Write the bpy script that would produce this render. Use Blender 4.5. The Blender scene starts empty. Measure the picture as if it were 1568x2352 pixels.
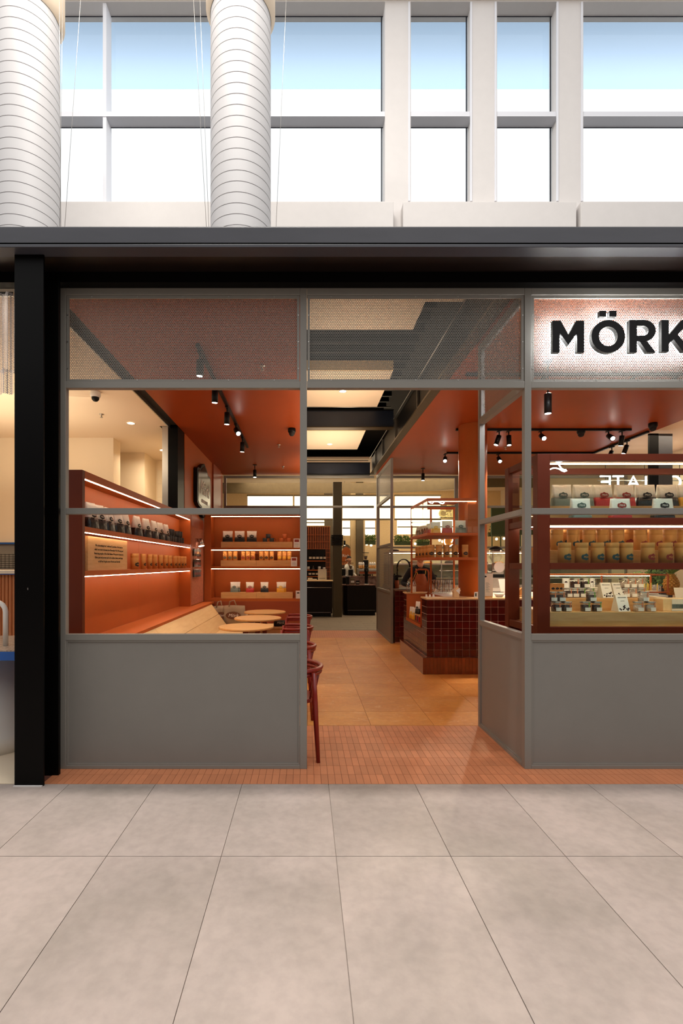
import bpy, math, random
import numpy as np
from mathutils import Vector, Matrix
random.seed(7)
R=math.radians; PI=math.pi
S=bpy.context.scene
COL=S.collection
# ---------------- camera ----------------
F=1120.0; CX=701.0; HY=1297.0; H=1.53
cam=bpy.data.cameras.new('camera'); co=bpy.data.objects.new('camera',cam); COL.objects.link(co)
co.location=(0,0,H); co.rotation_euler=(R(90),0,0)
cam.sensor_fit='VERTICAL'; cam.sensor_height=36; cam.sensor_width=24; cam.lens=36*F/2352
cam.shift_x=(784-CX)/2352; cam.shift_y=(HY-1176)/2352
cam.clip_start=.05; cam.clip_end=200
S.camera=co
# ---------------- world, exposure ----------------
w=bpy.data.worlds.new('world'); S.world=w; w.use_nodes=True
bg=w.node_tree.nodes['Background']; bg.inputs[0].default_value=(1.0,.985,.97,1); bg.inputs[1].default_value=1.15
S.view_settings.view_transform='Standard'; S.view_settings.look='None'
S.view_settings.exposure=0; S.view_settings.gamma=1; S.view_settings.use_curve_mapping=False
def light(kind,name,loc,energy,color,target=None,parent=None,**k):
    l=bpy.data.lights.new(name,kind); l.energy=energy; l.color=color
    for a,b in k.items(): setattr(l,a,b)
    o=bpy.data.objects.new(name,l); COL.objects.link(o)
    o.location=loc
    if target is not None:
        d=Vector(target)-Vector(loc); o.rotation_euler=d.to_track_quat('-Z','Y').to_euler()
    if parent is not None: o.parent=parent; o.location=Vector(loc)-parent.location
    return o
WARM=(1,.80,.56); WW=(1,.83,.60); NEU=(1,.95,.88)
# overhead mall luminaires (high above the concourse, out of frame), room lighting and added fills
light('AREA','mall_luminaire',(-1.2,3.35,12.2),900,NEU,(-1.2,3.2,0),shape='RECTANGLE',size=4,size_y=.35)
light('AREA','mall_luminaire',(2.5,-1.0,12),200,NEU,(2.5,-1,0),shape='RECTANGLE',size=3,size_y=1.5)
light('AREA','cream_room_light',(-4.2,5.9,2.7),32,WW,(-4.2,5.9,4),shape='RECTANGLE',size=2.5,size_y=2.5)
light('AREA','cream_room_light',(-3.6,5.8,3.55),34,WW,(-3.9,7.6,0),shape='RECTANGLE',size=2.0,size_y=1.2)
light('AREA','added_soffit_wash',(4,13.3,13.1),400,(1,1,1),(4,12.3,14.2),shape='RECTANGLE',size=36,size_y=.12)  # added lamp, no such fitting: grades the blue soffit towards its outer edge
light('AREA','cream_room_light',(-2.7,8.6,3.45),10,WW,(-2.7,9.0,0),shape='RECTANGLE',size=.6,size_y=.4)
light('AREA','added_lane_fill',(.55,6.9,3.0),34,WARM,(.55,7.2,6),shape='RECTANGLE',size=1.0,size_y=3)  # added upward fills without a fitting, to brighten the cream rafts
light('AREA','added_lane_fill',(.55,10.2,3.0),30,WARM,(.55,10.6,6),shape='RECTANGLE',size=1.0,size_y=1.8)
# ---------------- colours and materials ----------------
def lin(c):
    if isinstance(c,str):
        c=[int(c[i:i+2],16)/255 for i in (0,2,4)]
        c=[x/12.92 if x<=.04045 else ((x+.055)/1.055)**2.4 for x in c]
    return (c[0],c[1],c[2],1)
MATS={}
def mat(name,col,rough=.5,metal=0,emit=0,ecol=None,spec=.5,coat=0,bump=0,bscale=40,var=0,vscale=6,stretch=None,col2=None,trans=0,rand=0):
    if name in MATS: return MATS[name]
    m=bpy.data.materials.new(name); m.use_nodes=True; MATS[name]=m
    nt=m.node_tree; b=nt.nodes['Principled BSDF']; L=nt.links.new
    b.inputs['Base Color'].default_value=lin(col); b.inputs['Roughness'].default_value=rough
    b.inputs['Metallic'].default_value=metal; b.inputs['Specular IOR Level'].default_value=spec
    b.inputs['Coat Weight'].default_value=coat; b.inputs['Coat Roughness'].default_value=.08
    b.inputs['Transmission Weight'].default_value=trans
    if emit:
        b.inputs['Emission Color'].default_value=lin(ecol or col); b.inputs['Emission Strength'].default_value=emit
    if var or bump or col2:
        tc=nt.nodes.new('ShaderNodeTexCoord'); mp=nt.nodes.new('ShaderNodeMapping'); L(tc.outputs['Object'],mp.inputs[0])
        if stretch: mp.inputs['Scale'].default_value=stretch
        if rand:
            oi=nt.nodes.new('ShaderNodeObjectInfo'); cm=nt.nodes.new('ShaderNodeCombineXYZ')
            ml=nt.nodes.new('ShaderNodeMath'); ml.operation='MULTIPLY'; ml.inputs[1].default_value=37
            L(oi.outputs['Random'],ml.inputs[0]); L(ml.outputs[0],cm.inputs[0]); L(ml.outputs[0],cm.inputs[1]); L(cm.outputs[0],mp.inputs['Location'])
        if var or col2:
            n=nt.nodes.new('ShaderNodeTexNoise'); n.inputs['Scale'].default_value=vscale; n.inputs['Detail'].default_value=6; n.inputs['Roughness'].default_value=.62
            L(mp.outputs[0],n.inputs['Vector'])
            r=nt.nodes.new('ShaderNodeValToRGB'); r.color_ramp.elements[0].position=.3; r.color_ramp.elements[1].position=.7
            c=lin(col)
            if col2: a,d=lin(col2),c
            else: a=tuple(x*(1-var) for x in c[:3])+(1,); d=tuple(min(1,x*(1+var)) for x in c[:3])+(1,)
            r.color_ramp.elements[0].color=a; r.color_ramp.elements[1].color=d
            L(n.outputs[0],r.inputs[0])
            if rand:
                hs=nt.nodes.new('ShaderNodeHueSaturation'); mr=nt.nodes.new('ShaderNodeMapRange')
                mr.inputs[3].default_value=1-rand; mr.inputs[4].default_value=1+rand
                L(oi.outputs['Random'],mr.inputs[0]); L(mr.outputs[0],hs.inputs['Value']); L(r.outputs[0],hs.inputs['Color']); L(hs.outputs[0],b.inputs['Base Color'])
            else: L(r.outputs[0],b.inputs['Base Color'])
        if bump:
            n2=nt.nodes.new('ShaderNodeTexNoise'); n2.inputs['Scale'].default_value=bscale; n2.inputs['Detail'].default_value=3
            L(mp.outputs[0],n2.inputs['Vector'])
            bp=nt.nodes.new('ShaderNodeBump'); bp.inputs['Strength'].default_value=bump; bp.inputs['Distance'].default_value=.01
            L(n2.outputs[0],bp.inputs['Height']); L(bp.outputs[0],b.inputs['Normal'])
    return m
def glass_mat(name,tint=(1,1,1),g=.05,rough=.02,gcol=(1,1,1)):
    m=bpy.data.materials.new(name); m.use_nodes=True; MATS[name]=m; nt=m.node_tree; nt.nodes.clear(); L=nt.links.new
    o=nt.nodes.new('ShaderNodeOutputMaterial'); mx=nt.nodes.new('ShaderNodeMixShader'); t=nt.nodes.new('ShaderNodeBsdfTransparent'); gl=nt.nodes.new('ShaderNodeBsdfGlossy')
    fr=nt.nodes.new('ShaderNodeFresnel'); fr.inputs[0].default_value=1.45; mu=nt.nodes.new('ShaderNodeMath'); mu.operation='MULTIPLY'; mu.inputs[1].default_value=g/.04
    ge=nt.nodes.new('ShaderNodeNewGeometry'); iv=nt.nodes.new('ShaderNodeMath'); iv.operation='SUBTRACT'; iv.inputs[0].default_value=1; L(ge.outputs['Backfacing'],iv.inputs[1])
    m2=nt.nodes.new('ShaderNodeMath'); m2.operation='MULTIPLY'; L(fr.outputs[0],mu.inputs[0]); L(mu.outputs[0],m2.inputs[0]); L(iv.outputs[0],m2.inputs[1]); L(m2.outputs[0],mx.inputs[0]); L(t.outputs[0],mx.inputs[1]); L(gl.outputs[0],mx.inputs[2]); L(mx.outputs[0],o.inputs[0])
    t.inputs[0].default_value=(*tint,1); gl.inputs[0].default_value=(*gcol,1); gl.inputs[1].default_value=rough
    return m
M=MATS
mat('grey_metal','86837c',.42,spec=.5,bump=.02,bscale=90)
mat('grey_panel','83807a',.5,var=.05,vscale=1.5)
mat('black_steel','060505',.4,spec=.1,var=.3,vscale=2)
mat('fascia','3f4048',.38,var=.14,vscale=1.3,stretch=(1,4,4))
mat('soffit','1d1512',.28,spec=.45,var=.25,vscale=.9)
mat('duct_white','c2c0c1',.55)
mat('concourse','4a4744',.8)
mat('white_wall','d6d1ce',.6,var=.02)
mat('white_reveal','dfe0e6',.5)
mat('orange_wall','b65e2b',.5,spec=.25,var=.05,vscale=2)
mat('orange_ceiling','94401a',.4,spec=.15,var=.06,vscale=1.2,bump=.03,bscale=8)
mat('orange_dark','9a4422',.45)
mat('orange_edge','c0683c',.45)
mat('cabinet_red','64260e',.45,spec=.3,var=.05)
mat('pebble','b06a4e',.8,var=.35,vscale=55,bump=1,bscale=60)
mat('cream','efdcbf',.7,var=.03,vscale=1)
mat('cream_ceiling','f4e0c6',.7)
mat('oak','e0b074',.45,col2='cc985a',vscale=3,stretch=(1.5,14,14))
mat('oak_y','ddb078',.45,col2='cb9a60',vscale=3,stretch=(14,1.5,14))
mat('oak_pale','efcf9c',.45,col2='e4bf88',vscale=2.5,stretch=(10,1.2,10))
mat('kraft','c98f4a',.6,var=.06,vscale=20)
mat('kraft_board','bd8a52',.7)
mat('black','0a0a0b',.45,spec=.25); mat('black_matte','151414',.75); mat('dark_brown','120a08',.4,spec=.25,var=.4,vscale=3,stretch=(12,12,1))
mat('white','ece8e2',.5); mat('cream_paper','e6dcc8',.75,var=.03,vscale=25,bump=.25,bscale=45)
mat('white_foil','ece8de',.4,bump=.5,bscale=28)
mat('chrome','d8d8d8',.18,metal=1); mat('steel','b0aca6',.32,metal=1); mat('bronze','4a3a20',.4,metal=.6); mat('sign_face','2a2010',.25,metal=.7)
mat('sage','6e7a72',.45,bump=.3,bscale=30); mat('red_foil','b3201f',.4,bump=.3,bscale=30); mat('black_foil','191716',.32,bump=.6,bscale=30); mat('yellow_foil','e0a21c',.4,bump=.3,bscale=30)
mat('badge_blue','24434a',.6); mat('badge_red','8e2a1e',.6); mat('badge_grey','4d5f58',.6); mat('badge_black','141211',.6); mat('badge_yellow','e8b93c',.6)
mat('red_chair','861a0f',.35,coat=.15); mat('terracotta_tile','c98058',.5,var=.08,vscale=5,rand=.10)
mat('grout','64382a',.9); mat('grout_grey','6e655c',.9)
mat('oxblood','4d0f0c',.2,coat=.2,var=.25,vscale=8,rand=.25,bump=.35,bscale=14)
mat('brown_tile','7a3418',.22,coat=.4,var=.2,vscale=8,rand=.15,bump=.25,bscale=14)
mat('joint_pink','d8a48c',.8)
mat('navy','0c1424',.4); mat('navy_shirt','12151d',.85,bump=.2,bscale=30); mat('skin','d39a7a',.55); mat('hair','20150f',.7); mat('leather','9a4a22',.5,var=.12,vscale=10)
mat('led','ffe9d0',.5,emit=24,ecol=(1,.76,.50)); mat('lamp_face','ffffff',.5,emit=30,ecol=(1,.93,.82)); mat('lamp_warm','ffffff',.5,emit=14,ecol=(1,.85,.6))
mat('lightbox','fff2c8',.6,emit=2.2,ecol=(1,.90,.66)); mat('neon','ffffff',.5,emit=7,ecol=(.92,.97,1)); mat('halo','ffffff',.5,emit=110,ecol=(.96,.98,1))
mat('beige_metal','6e5f42',.5,var=.1); mat('olive','4b3f26',.55); mat('taupe','6a5a42',.6)
mat('tote','a8927a',.85,bump=.4,bscale=25); mat('tote_print','6a3f2c',.8)
mat('plank','968876',.6,col2='807262',vscale=3,stretch=(2,8,8),rand=.12)
mat('terrazzo','cdbba8',.35,col2='5c4438',vscale=60); mat('blue','1c55a0',.35); mat('white_gloss','e8e2da',.3)
mat('flute','c07a4c',.5); mat('leaf','5f7d34',.6,var=.3,vscale=20); mat('pineapple','c08a30',.6,var=.3,vscale=20,bump=.6,bscale=30)
mat('choc','2a120c',.35); mat('choc2','3a1c14',.5,var=.4,vscale=120); mat('pale_nut','c9b4a4',.6,var=.3,vscale=90)
mat('green_tab','6fa03a',.6); mat('peach_tab','c97a52',.6)
mat('print_grey','55605a',.7,var=.5,vscale=30); mat('ink','3a2a1c',.8); mat('ink_white','eee9e0',.7)
mat('wall_tile','efe3cc',.25); mat('dark_mug','30363a',.55,var=.3,vscale=60); mat('orange_mug','c8672c',.5)
mat('perf_white','d8d0cc',.5); mat('green_panel','44502c',.6); mat('amber','c57a28',.3)
mat('marble_red','4a1f1c',.25,col2='a8867a',vscale=6); mat('straw','e3b84c',.6); mat('brass_letter','d8a838',.3,metal=.7,emit=.6,ecol=(1,.75,.3))
glass_mat('glass'); glass_mat('glass_green',(.93,.98,.95),.07); glass_mat('glass_blue',(.96,.985,1.0),.03); glass_mat('glass_jar',(.93,.93,.92),.14); glass_mat('glass_bottle',(.86,.87,.87),.2)
# concrete-look porcelain slab
def slab_mat(name,c1,c2,scale,rand,rough,streak=None):
    m=bpy.data.materials.new(name); m.use_nodes=True; MATS[name]=m; nt=m.node_tree; L=nt.links.new; b=nt.nodes['Principled BSDF']
    tc=nt.nodes.new('ShaderNodeTexCoord'); oi=nt.nodes.new('ShaderNodeObjectInfo'); va=nt.nodes.new('ShaderNodeVectorMath'); va.operation='MULTIPLY_ADD'
    va.inputs[1].default_value=(1,1,1); cb=nt.nodes.new('ShaderNodeCombineXYZ'); ml=nt.nodes.new('ShaderNodeMath'); ml.operation='MULTIPLY'; ml.inputs[1].default_value=50
    L(oi.outputs['Random'],ml.inputs[0]); L(ml.outputs[0],cb.inputs[0]); L(ml.outputs[0],cb.inputs[1]); L(tc.outputs['Object'],va.inputs[0]); L(cb.outputs[0],va.inputs[2])
    n1=nt.nodes.new('ShaderNodeTexNoise'); n1.inputs['Scale'].default_value=scale; n1.inputs['Detail'].default_value=9; n1.inputs['Roughness'].default_value=.68; L(va.outputs[0],n1.inputs['Vector'])
    r=nt.nodes.new('ShaderNodeValToRGB'); r.color_ramp.elements[0].position=.33; r.color_ramp.elements[1].position=.62; r.color_ramp.elements[0].color=lin(c2); r.color_ramp.elements[1].color=lin(c1); L(n1.outputs[0],r.inputs[0])
    n2=nt.nodes.new('ShaderNodeTexNoise'); n2.inputs['Scale'].default_value=scale*14; n2.inputs['Detail'].default_value=5; L(va.outputs[0],n2.inputs['Vector'])
    mx=nt.nodes.new('ShaderNodeMixRGB'); mx.blend_type='MULTIPLY'; mx.inputs[0].default_value=.22
    r2=nt.nodes.new('ShaderNodeValToRGB'); r2.color_ramp.elements[0].position=.35; r2.color_ramp.elements[1].position=.6; r2.color_ramp.elements[0].color=(.6,.6,.6,1); L(n2.outputs[0],r2.inputs[0])
    L(r.outputs[0],mx.inputs[1]); L(r2.outputs[0],mx.inputs[2])
    last=mx.outputs[0]
    if streak:
        w=nt.nodes.new('ShaderNodeTexNoise'); w.inputs['Scale'].default_value=2.2; w.inputs['Detail'].default_value=7; w.inputs['Distortion'].default_value=1.2
        mp=nt.nodes.new('ShaderNodeMapping'); mp.inputs['Scale'].default_value=(.6,1.6,1); L(va.outputs[0],mp.inputs[0]); L(mp.outputs[0],w.inputs['Vector'])
        rr=nt.nodes.new('ShaderNodeValToRGB'); e=rr.color_ramp.elements; e[0].position=.492; e[0].color=(0,0,0,1); e[1].position=.5; e[1].color=(1,1,1,1)
        e2=e.new(.508); e2.color=(0,0,0,1)
        L(w.outputs[0],rr.inputs[0]); mx2=nt.nodes.new('ShaderNodeMixRGB'); mx2.inputs[2].default_value=lin(streak)
        m3=nt.nodes.new('ShaderNodeMath'); m3.operation='MULTIPLY'; m3.inputs[1].default_value=.55; L(rr.outputs[0],m3.inputs[0]); L(m3.outputs[0],mx2.inputs[0]); L(last,mx2.inputs[1]); last=mx2.outputs[0]
    hs=nt.nodes.new('ShaderNodeHueSaturation'); mr=nt.nodes.new('ShaderNodeMapRange'); mr.inputs[3].default_value=1-rand; mr.inputs[4].default_value=1+rand
    L(oi.outputs['Random'],mr.inputs[0]); L(mr.outputs[0],hs.inputs['Value']); L(last,hs.inputs['Color']); L(hs.outputs[0],b.inputs['Base Color'])
    b.inputs['Roughness'].default_value=rough
    return m
slab_mat('mall_slab','b2a39b','9b8f86',1.3,.04,.55)
slab_mat('shop_slab','e09a4e','cc8038',1.5,.04,.45,'e6b88c')
# ---------------- mesh building ----------------
class MB:
    def __init__(s): s.v=[]; s.f=[]; s.sm=[]
    def add(s,vs,fs,smooth=False):
        b=len(s.v); s.v+= [tuple(x) for x in vs]; s.f+=[tuple(i+b for i in f) for f in fs]; s.sm+=[smooth]*len(fs); return s
    def box(s,x0,x1,y0,y1,z0,z1,c=0):
        if x0>x1:x0,x1=x1,x0
        if y0>y1:y0,y1=y1,y0
        if z0>z1:z0,z1=z1,z0
        return s.add([(x0,y0,z0),(x1,y0,z0),(x1,y1,z0),(x0,y1,z0),(x0,y0,z1),(x1,y0,z1),(x1,y1,z1),(x0,y1,z1)],
            [(0,3,2,1),(4,5,6,7),(0,1,5,4),(1,2,6,5),(2,3,7,6),(3,0,4,7)])
    def prism(s,pts,y0,y1,ax='y'):   # polygon extruded along axis; pts in the other two axes (x,z)/(y,z)/(x,y)
        n=len(pts)
        def P(a,b,t): return {'y':(a,t,b),'x':(t,a,b),'z':(a,b,t)}[ax]
        vs=[P(a,b,y0) for a,b in pts]+[P(a,b,y1) for a,b in pts]
        fs=[tuple(range(n)),tuple(range(2*n-1,n-1,-1))]+[(i,i+n,(i+1)%n+n,(i+1)%n) for i in range(n)]
        return s.add(vs,fs)
    def lathe(s,prof,c=(0,0,0),n=20,smooth=True,caps=True):
        vs=[];fs=[]
        for r,z in prof:
            for i in range(n):
                a=2*PI*i/n; vs.append((c[0]+r*math.cos(a),c[1]+r*math.sin(a),c[2]+z))
        for k in range(len(prof)-1):
            for i in range(n):
                j=(i+1)%n; fs.append((k*n+i,k*n+j,(k+1)*n+j,(k+1)*n+i))
        s.add(vs,fs,smooth)
        if caps:
            b=len(s.v)-len(vs)
            s.f.append(tuple(b+i for i in range(n))[::-1]); s.sm.append(False)
            s.f.append(tuple(b+(len(prof)-1)*n+i for i in range(n))); s.sm.append(False)
        return s
    def cyl(s,c,r,h,n=20): return s.lathe([(r,0),(r,h)],c,n)
    def tube(s,pts,r,n=8,closed=False):
        P=[Vector(p) for p in pts]; m=len(P); rs=r if isinstance(r,(list,tuple)) else [r]*m
        vs=[];fs=[]; up=None
        for i,p in enumerate(P):
            a=P[(i-1)%m] if closed or i>0 else p; b=P[(i+1)%m] if closed or i<m-1 else p
            t=(b-a).normalized()
            if up is None: up=Vector((0,0,1)) if abs(t.z)<.9 else Vector((1,0,0))
            u=t.cross(up); 
            if u.length<1e-4: u=t.orthogonal()
            u.normalize(); vv=u.cross(t); up=vv
            for k in range(n):
                q=2*PI*k/n; vs.append(tuple(p+u*math.cos(q)*rs[i]+vv*math.sin(q)*rs[i]))
        L=m if closed else m-1
        for i in range(L):
            for k in range(n): fs.append((i*n+k,i*n+(k+1)%n,((i+1)%m)*n+(k+1)%n,((i+1)%m)*n+k))
        s.add(vs,fs,True)
        if not closed:
            b=len(s.v)-len(vs); s.f.append(tuple(b+k for k in range(n))[::-1]); s.sm.append(False); s.f.append(tuple(b+(m-1)*n+k for k in range(n))); s.sm.append(False)
        return s
    def build(s,name,m,parent=None,bevel=0,kind=None,label=None,local=False,sharp=False):
        me=bpy.data.meshes.new(name); vs=s.v
        if parent is not None and not local:
            p=wl(parent); vs=[(a-p.x,b-p.y,c-p.z) for a,b,c in vs]
        me.from_pydata(vs,[],s.f); me.polygons.foreach_set('use_smooth',s.sm); me.update()
        me.materials.append(M[m] if isinstance(m,str) else m)
        if sharp:
            for e in me.edges:
                if abs(me.vertices[e.vertices[0]].co.z-me.vertices[e.vertices[1]].co.z)<1e-5: e.use_edge_sharp=True
        o=bpy.data.objects.new(name,me); COL.objects.link(o)
        if parent is not None: o.parent=parent
        if bevel:
            b=o.modifiers.new('b','BEVEL'); b.width=bevel; b.segments=2; b.limit_method='ANGLE'; b.angle_limit=R(50)
        if kind: o['kind']=kind
        if label: o['label']=label
        return o
def wl(o):
    l=Vector(o.location)
    while o.parent is not None: o=o.parent; l+=o.location
    return l
def box(name,m,x0,x1,y0,y1,z0,z1,parent=None,**k): return MB().box(x0,x1,y0,y1,z0,z1).build(name,m,parent,**k)
def thing(name,label,cat,loc=(0,0,0),rz=0,group=None):
    o=bpy.data.objects.new(name,None); COL.objects.link(o); o.empty_display_size=.05
    o.location=loc; o.rotation_euler=(0,0,rz); o['label']=label; o['category']=cat
    if group: o['group']=group
    return o
def tag(o,label,cat,group=None):
    o['label']=label; o['category']=cat
    if group: o['group']=group
    return o
def struct(o): o['kind']='structure'; return o
def sroot(name,loc=(0,0,0)):
    o=bpy.data.objects.new(name,None); COL.objects.link(o); o.location=loc; o.empty_display_size=.05; o['kind']='structure'; return o
def clone(o,loc,rz=None,label=None,group=None,scale=None):
    KIDS={}
    def cp(a,par):
        c=a.copy(); COL.objects.link(c); c.parent=par
        for k in a.children: cp(k,c)
        return c
    c=cp(o,None); c.location=loc
    if rz is not None: c.rotation_euler=(0,0,rz)
    if scale: c.scale=(scale,)*3
    if label: c['label']=label
    if group: c['group']=group
    return c
ORD=['first','second','third','fourth','fifth','sixth','seventh','eighth','ninth','tenth','eleventh','twelfth','thirteenth','fourteenth']
USED=set()
def place(proto,loc,rz=0,label=None,group=None,scale=None):
    if proto.name not in USED:
        USED.add(proto.name)
        proto.location=loc; proto.rotation_euler=(0,0,rz)
        if scale: proto.scale=(scale,)*3
        if label: proto['label']=label
        if group: proto['group']=group
        return proto
    return clone(proto,loc,rz,label,group,scale)
TXT={}
def text(name,body,m,parent,loc,size,rot=(PI/2,0,0),ext=.001,align='CENTER',shear=0,spacing=1,bold=0,mirror=False,label=None):
    key=(body,size,ext,align,shear,spacing,bold)
    if key not in TXT:
        cu=bpy.data.curves.new('t','FONT'); cu.body=body; cu.size=size; cu.extrude=ext; cu.align_x=align; cu.align_y='CENTER'; cu.shear=shear; cu.space_line=spacing; cu.offset=bold; cu.resolution_u=2
        o=bpy.data.objects.new('t',cu); COL.objects.link(o)
        bpy.context.view_layer.update()
        me=bpy.data.meshes.new_from_object(o.evaluated_get(bpy.context.evaluated_depsgraph_get()))
        bpy.data.objects.remove(o); TXT[key]=me
    me=TXT[key].copy() if TXT[key].materials else TXT[key]
    me.materials.clear(); me.materials.append(M[m]); TXT[key]=me
    o=bpy.data.objects.new(name,me); COL.objects.link(o); o.parent=parent; o.location=loc; o.rotation_euler=rot
    if mirror: o.scale=(-1,1,1)
    if label: o['label']=label
    return o
def X(px,Y): return (px-CX)*Y/F
def Z(py,Y): return H+(HY-py)*Y/F
# ================= FLOOR =================
fl=sroot('floor')
box('subfloor','mall_slab',-16,18,-7,22,-.12,-.008,fl)
# mall slabs .6 x 1.2
JX=[.161+.602*k for k in range(-9,8)]
def slabmesh(name,w,d,m,t=.02,be=.0015):
    mb=MB(); mb.box(0,w,0,d,-t,0); o=mb.build(name,m,fl,local=True); return o
rows=[(2.56,3.40),(1.358,2.556),(.156,1.354),(-1.046,.152)]
for ri,(y0,y1) in enumerate(rows):
    proto=slabmesh('slab',.5985,y1-y0,'mall_slab')
    for i,x in enumerate(JX[:-1]):
        o=proto if i==0 else proto.copy()
        if i: COL.objects.link(o)
        o.location=(x+.0018,y0,0)
        if ri>1 and i%2: pass
# shop interior slabs .6 x .6
ys=[4.637+.004,5.077]+[5.677+.6*k for k in range(8)]+[10.201]
protoB=None; protoA=None
for r_ in range(len(ys)-1):
    y0,y1=ys[r_],ys[r_+1]-.003
    if r_ in(0,len(ys)-2): proto=slabmesh('tile',.5995,y1-y0,'shop_slab')
    elif r_==1: proto=slabmesh('tile',.5995,y1-y0,'shop_slab')
    for i in range(11):
        x=.021+.603*(i-4)
        if r_ in(0,1,len(ys)-2) and i==0: o=proto
        else: o=proto.copy(); COL.objects.link(o)
        o.location=(x+.0018,y0,0)
box('grout_bed','grout',-1.9,3.9,3.40,11.35,-.0079,-.003,fl)
# brick bands
pr=MB().box(.0012,.0490,.0012,.1524,-.015,0).build('brick','terracotta_tile',fl,local=True)
cells=[]
for r_ in range(8):
    for i in range(33): cells.append((.012+.0500*i,3.402+.1543*r_))
rest=[]
for r_ in range(2):
    for i in range(37): rest.append((.012-.05*(i+1),3.402+.1543*r_))
    for i in range(45): rest.append((1.662+.05*i,3.402+.1543*r_))
for i,(x,y) in enumerate(cells+rest[37-36:37]):
    o=pr if i==0 else pr.copy()
    if i: COL.objects.link(o)
    o.location=(x,y,0)
mb=MB()
for x,y in rest[:1]+rest[37:]: mb.box(x+.0012,x+.049,y+.0012,y+.1524,-.015,0)
for r_ in range(8):
    for i in range(33):
        x=.012+.05*i; y=10.2+.1437*r_; mb.box(x+.0012,x+.049,y+.0012,y+.142,-.015,0)
mb.build('brick','terracotta_tile',fl,kind='stuff')
# planks behind the rear shopfront
pp=MB().box(0,.896,0,.146,-.015,0).build('plank','plank',fl,local=True)
k=0
for r_ in range(24):
    for i in range(-3,6):
        o=pp if k==0 else pp.copy()
        if k: COL.objects.link(o)
        o.location=(i*.9+(r_%3)*.3,11.37+.15*r_,0); k+=1
# pale neighbour floor
box('neighbour_paving','cream',-8.8,-1.92,3.41,11,-.0079,.0,fl)

# ================= UPPER MALL WALL =================
WY=9.0
uw=sroot('wall_upper',(0,WY,5))
zb,zt=Z(463,WY),Z(4,WY)
def ub(x0p,x1p,z0,z1,y0=WY,y1=WY+.34,n='wall_pier',m='white_wall'): return box(n,m,X(x0p,WY) if x0p is not None else -11,X(x1p,WY) if x1p is not None else 11,y0,y1,z0,z1,uw)
ub(None,None,5.0,zb,n='wall_base')
ub(None,None,zt,15,n='wall_head')
ub(884,943,zb,zt); ub(1084,1141,zb,zt); ub(1282,1339,zb,zt); ub(-700,-560,zb,zt)
box('wall_end','white_wall',X(2050,WY),11,WY,WY+.34,zb,zt,uw)
# thin reveals lines on piers
for a,b in ((937,941),(1079,1083),(1135,1139),(1277,1281),(1333,1337)):
    box('pier_trim','white_reveal',X(a,WY),X(b,WY),WY-.02,WY+.005,zb,zt-.02,uw)
# low parapet boxes in front
for a,b in ((-700,903),(925,1322),(1332,2050)):
    box('parapet','white_wall',X(a,8.8),X(b,8.8),8.78,WY,6.5,Z(463,8.78),uw,bevel=.01)
# a slim cornice high up
box('cornice','cream_ceiling',-11,11,8.9,WY+.01,zt+.03,zt+.12,uw)
nwin=0
for a,b in ((-560,884),(943,1084),(1141,1282),(1339,2050)):
    nwin+=1
    wn=sroot(f'window_{nwin}',((X(a,WY)+X(b,WY))/2,WY+.24,zb))
    x0,x1=X(a,WY)+.001,X(b,WY)-.001
    ztr0,ztr1=Z(266,WY),Z(257,WY)
    box('transom','white_reveal',x0,x1,WY+.01,WY+.26,Z(266,WY),Z(255,WY),wn)
    g=.012
    for z0,z1 in ((zb,Z(266,WY)),(Z(255,WY),zt)):
        xs=[x0,x1]
        if nwin==1: xs=[x0,X(-160,WY),X(240,WY),X(553,WY),x1]
        for i in range(len(xs)-1):
            box('glass_pane','glass_blue',xs[i]+.001,xs[i+1]-.001,WY+.245,WY+.255,z0+.001,z1-.001,wn)
            mb=MB()
            for q in (xs[i]+.001,xs[i+1]-g-.026): mb.box(q,q+g+.01,WY+.236,WY+.243,z0,z1)
            mb.box(xs[i],xs[i+1],WY+.236,WY+.243,z1-g,z1); mb.build('gasket','navy',wn)
    if nwin==1:
        for p in (-160,240,553): box('mullion','white_reveal',X(p-5,WY),X(p+3,WY),WY+.02,WY+.26,zb,zt,wn)
# made-up overhang outside the windows: pale blue soffit giving the panes a gradient
can=sroot('added_canopy',(0,12,14))
zc=Z(205,WY+.25); 
# plane at height z: near wall appears high, outer edge at py 205
zs=14.2; yo=(zs-H)*F/(HY-205)
m=mat('added_soffit_blue','a8c2dc',.5)
MB().box(-14,22,9.5,yo,zs,zs+.1).build('added_soffit','added_soffit_blue',can)
# ---- white spiral ducts ----
def duct(px,label):
    t=thing('spiral_duct',label,'duct',(X(px,6.0),6.0,5.15),group='white spiral ducts above the shopfront')
    c=wl(t); r=.367; prof=[(r,0)]; z=.05
    while z<5.1:
        prof+=[(r,z),(r-.006,z+.001),(r-.006,z+.009),(r,z+.010)]; z+=.1265
    prof.append((r,5.2))
    MB().lathe(prof,tuple(c),56).build('duct_body','duct_white',t,sharp=True)
    MB().lathe([(r+.005,3.07),(r+.055,3.15),(r+.055,5.2),(r+.005,5.2)],tuple(c),48,caps=False).build('collar','cream_ceiling',t)
duct(62,'white spiral duct at the left edge, partly cut by the frame'); duct(553,'white spiral duct standing clear between the window mullions')
for i,(a,ya,b,yb) in enumerate([(135,0,140,521),(199,0,146,521),(433,0,476,521),(451,0,481,521),(666,0,632,521),(146,0,137,521)]):
    Yw=5.2+.1*i
    tag(MB().tube([(X(a,Yw),Yw,Z(-200,Yw)),(X(b,Yw),Yw,Z(560,Yw))],.0022,5).build('suspension_cable','steel'),
        ['thin wire beside the right side of the left duct','slanting wire across the narrow left window pane','left of two wires just left of the middle duct','right of two wires just left of the middle duct','slanting wire just right of the middle duct','faint wire close against the left duct'][i],'cable',group='thin suspension wires')

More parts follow.
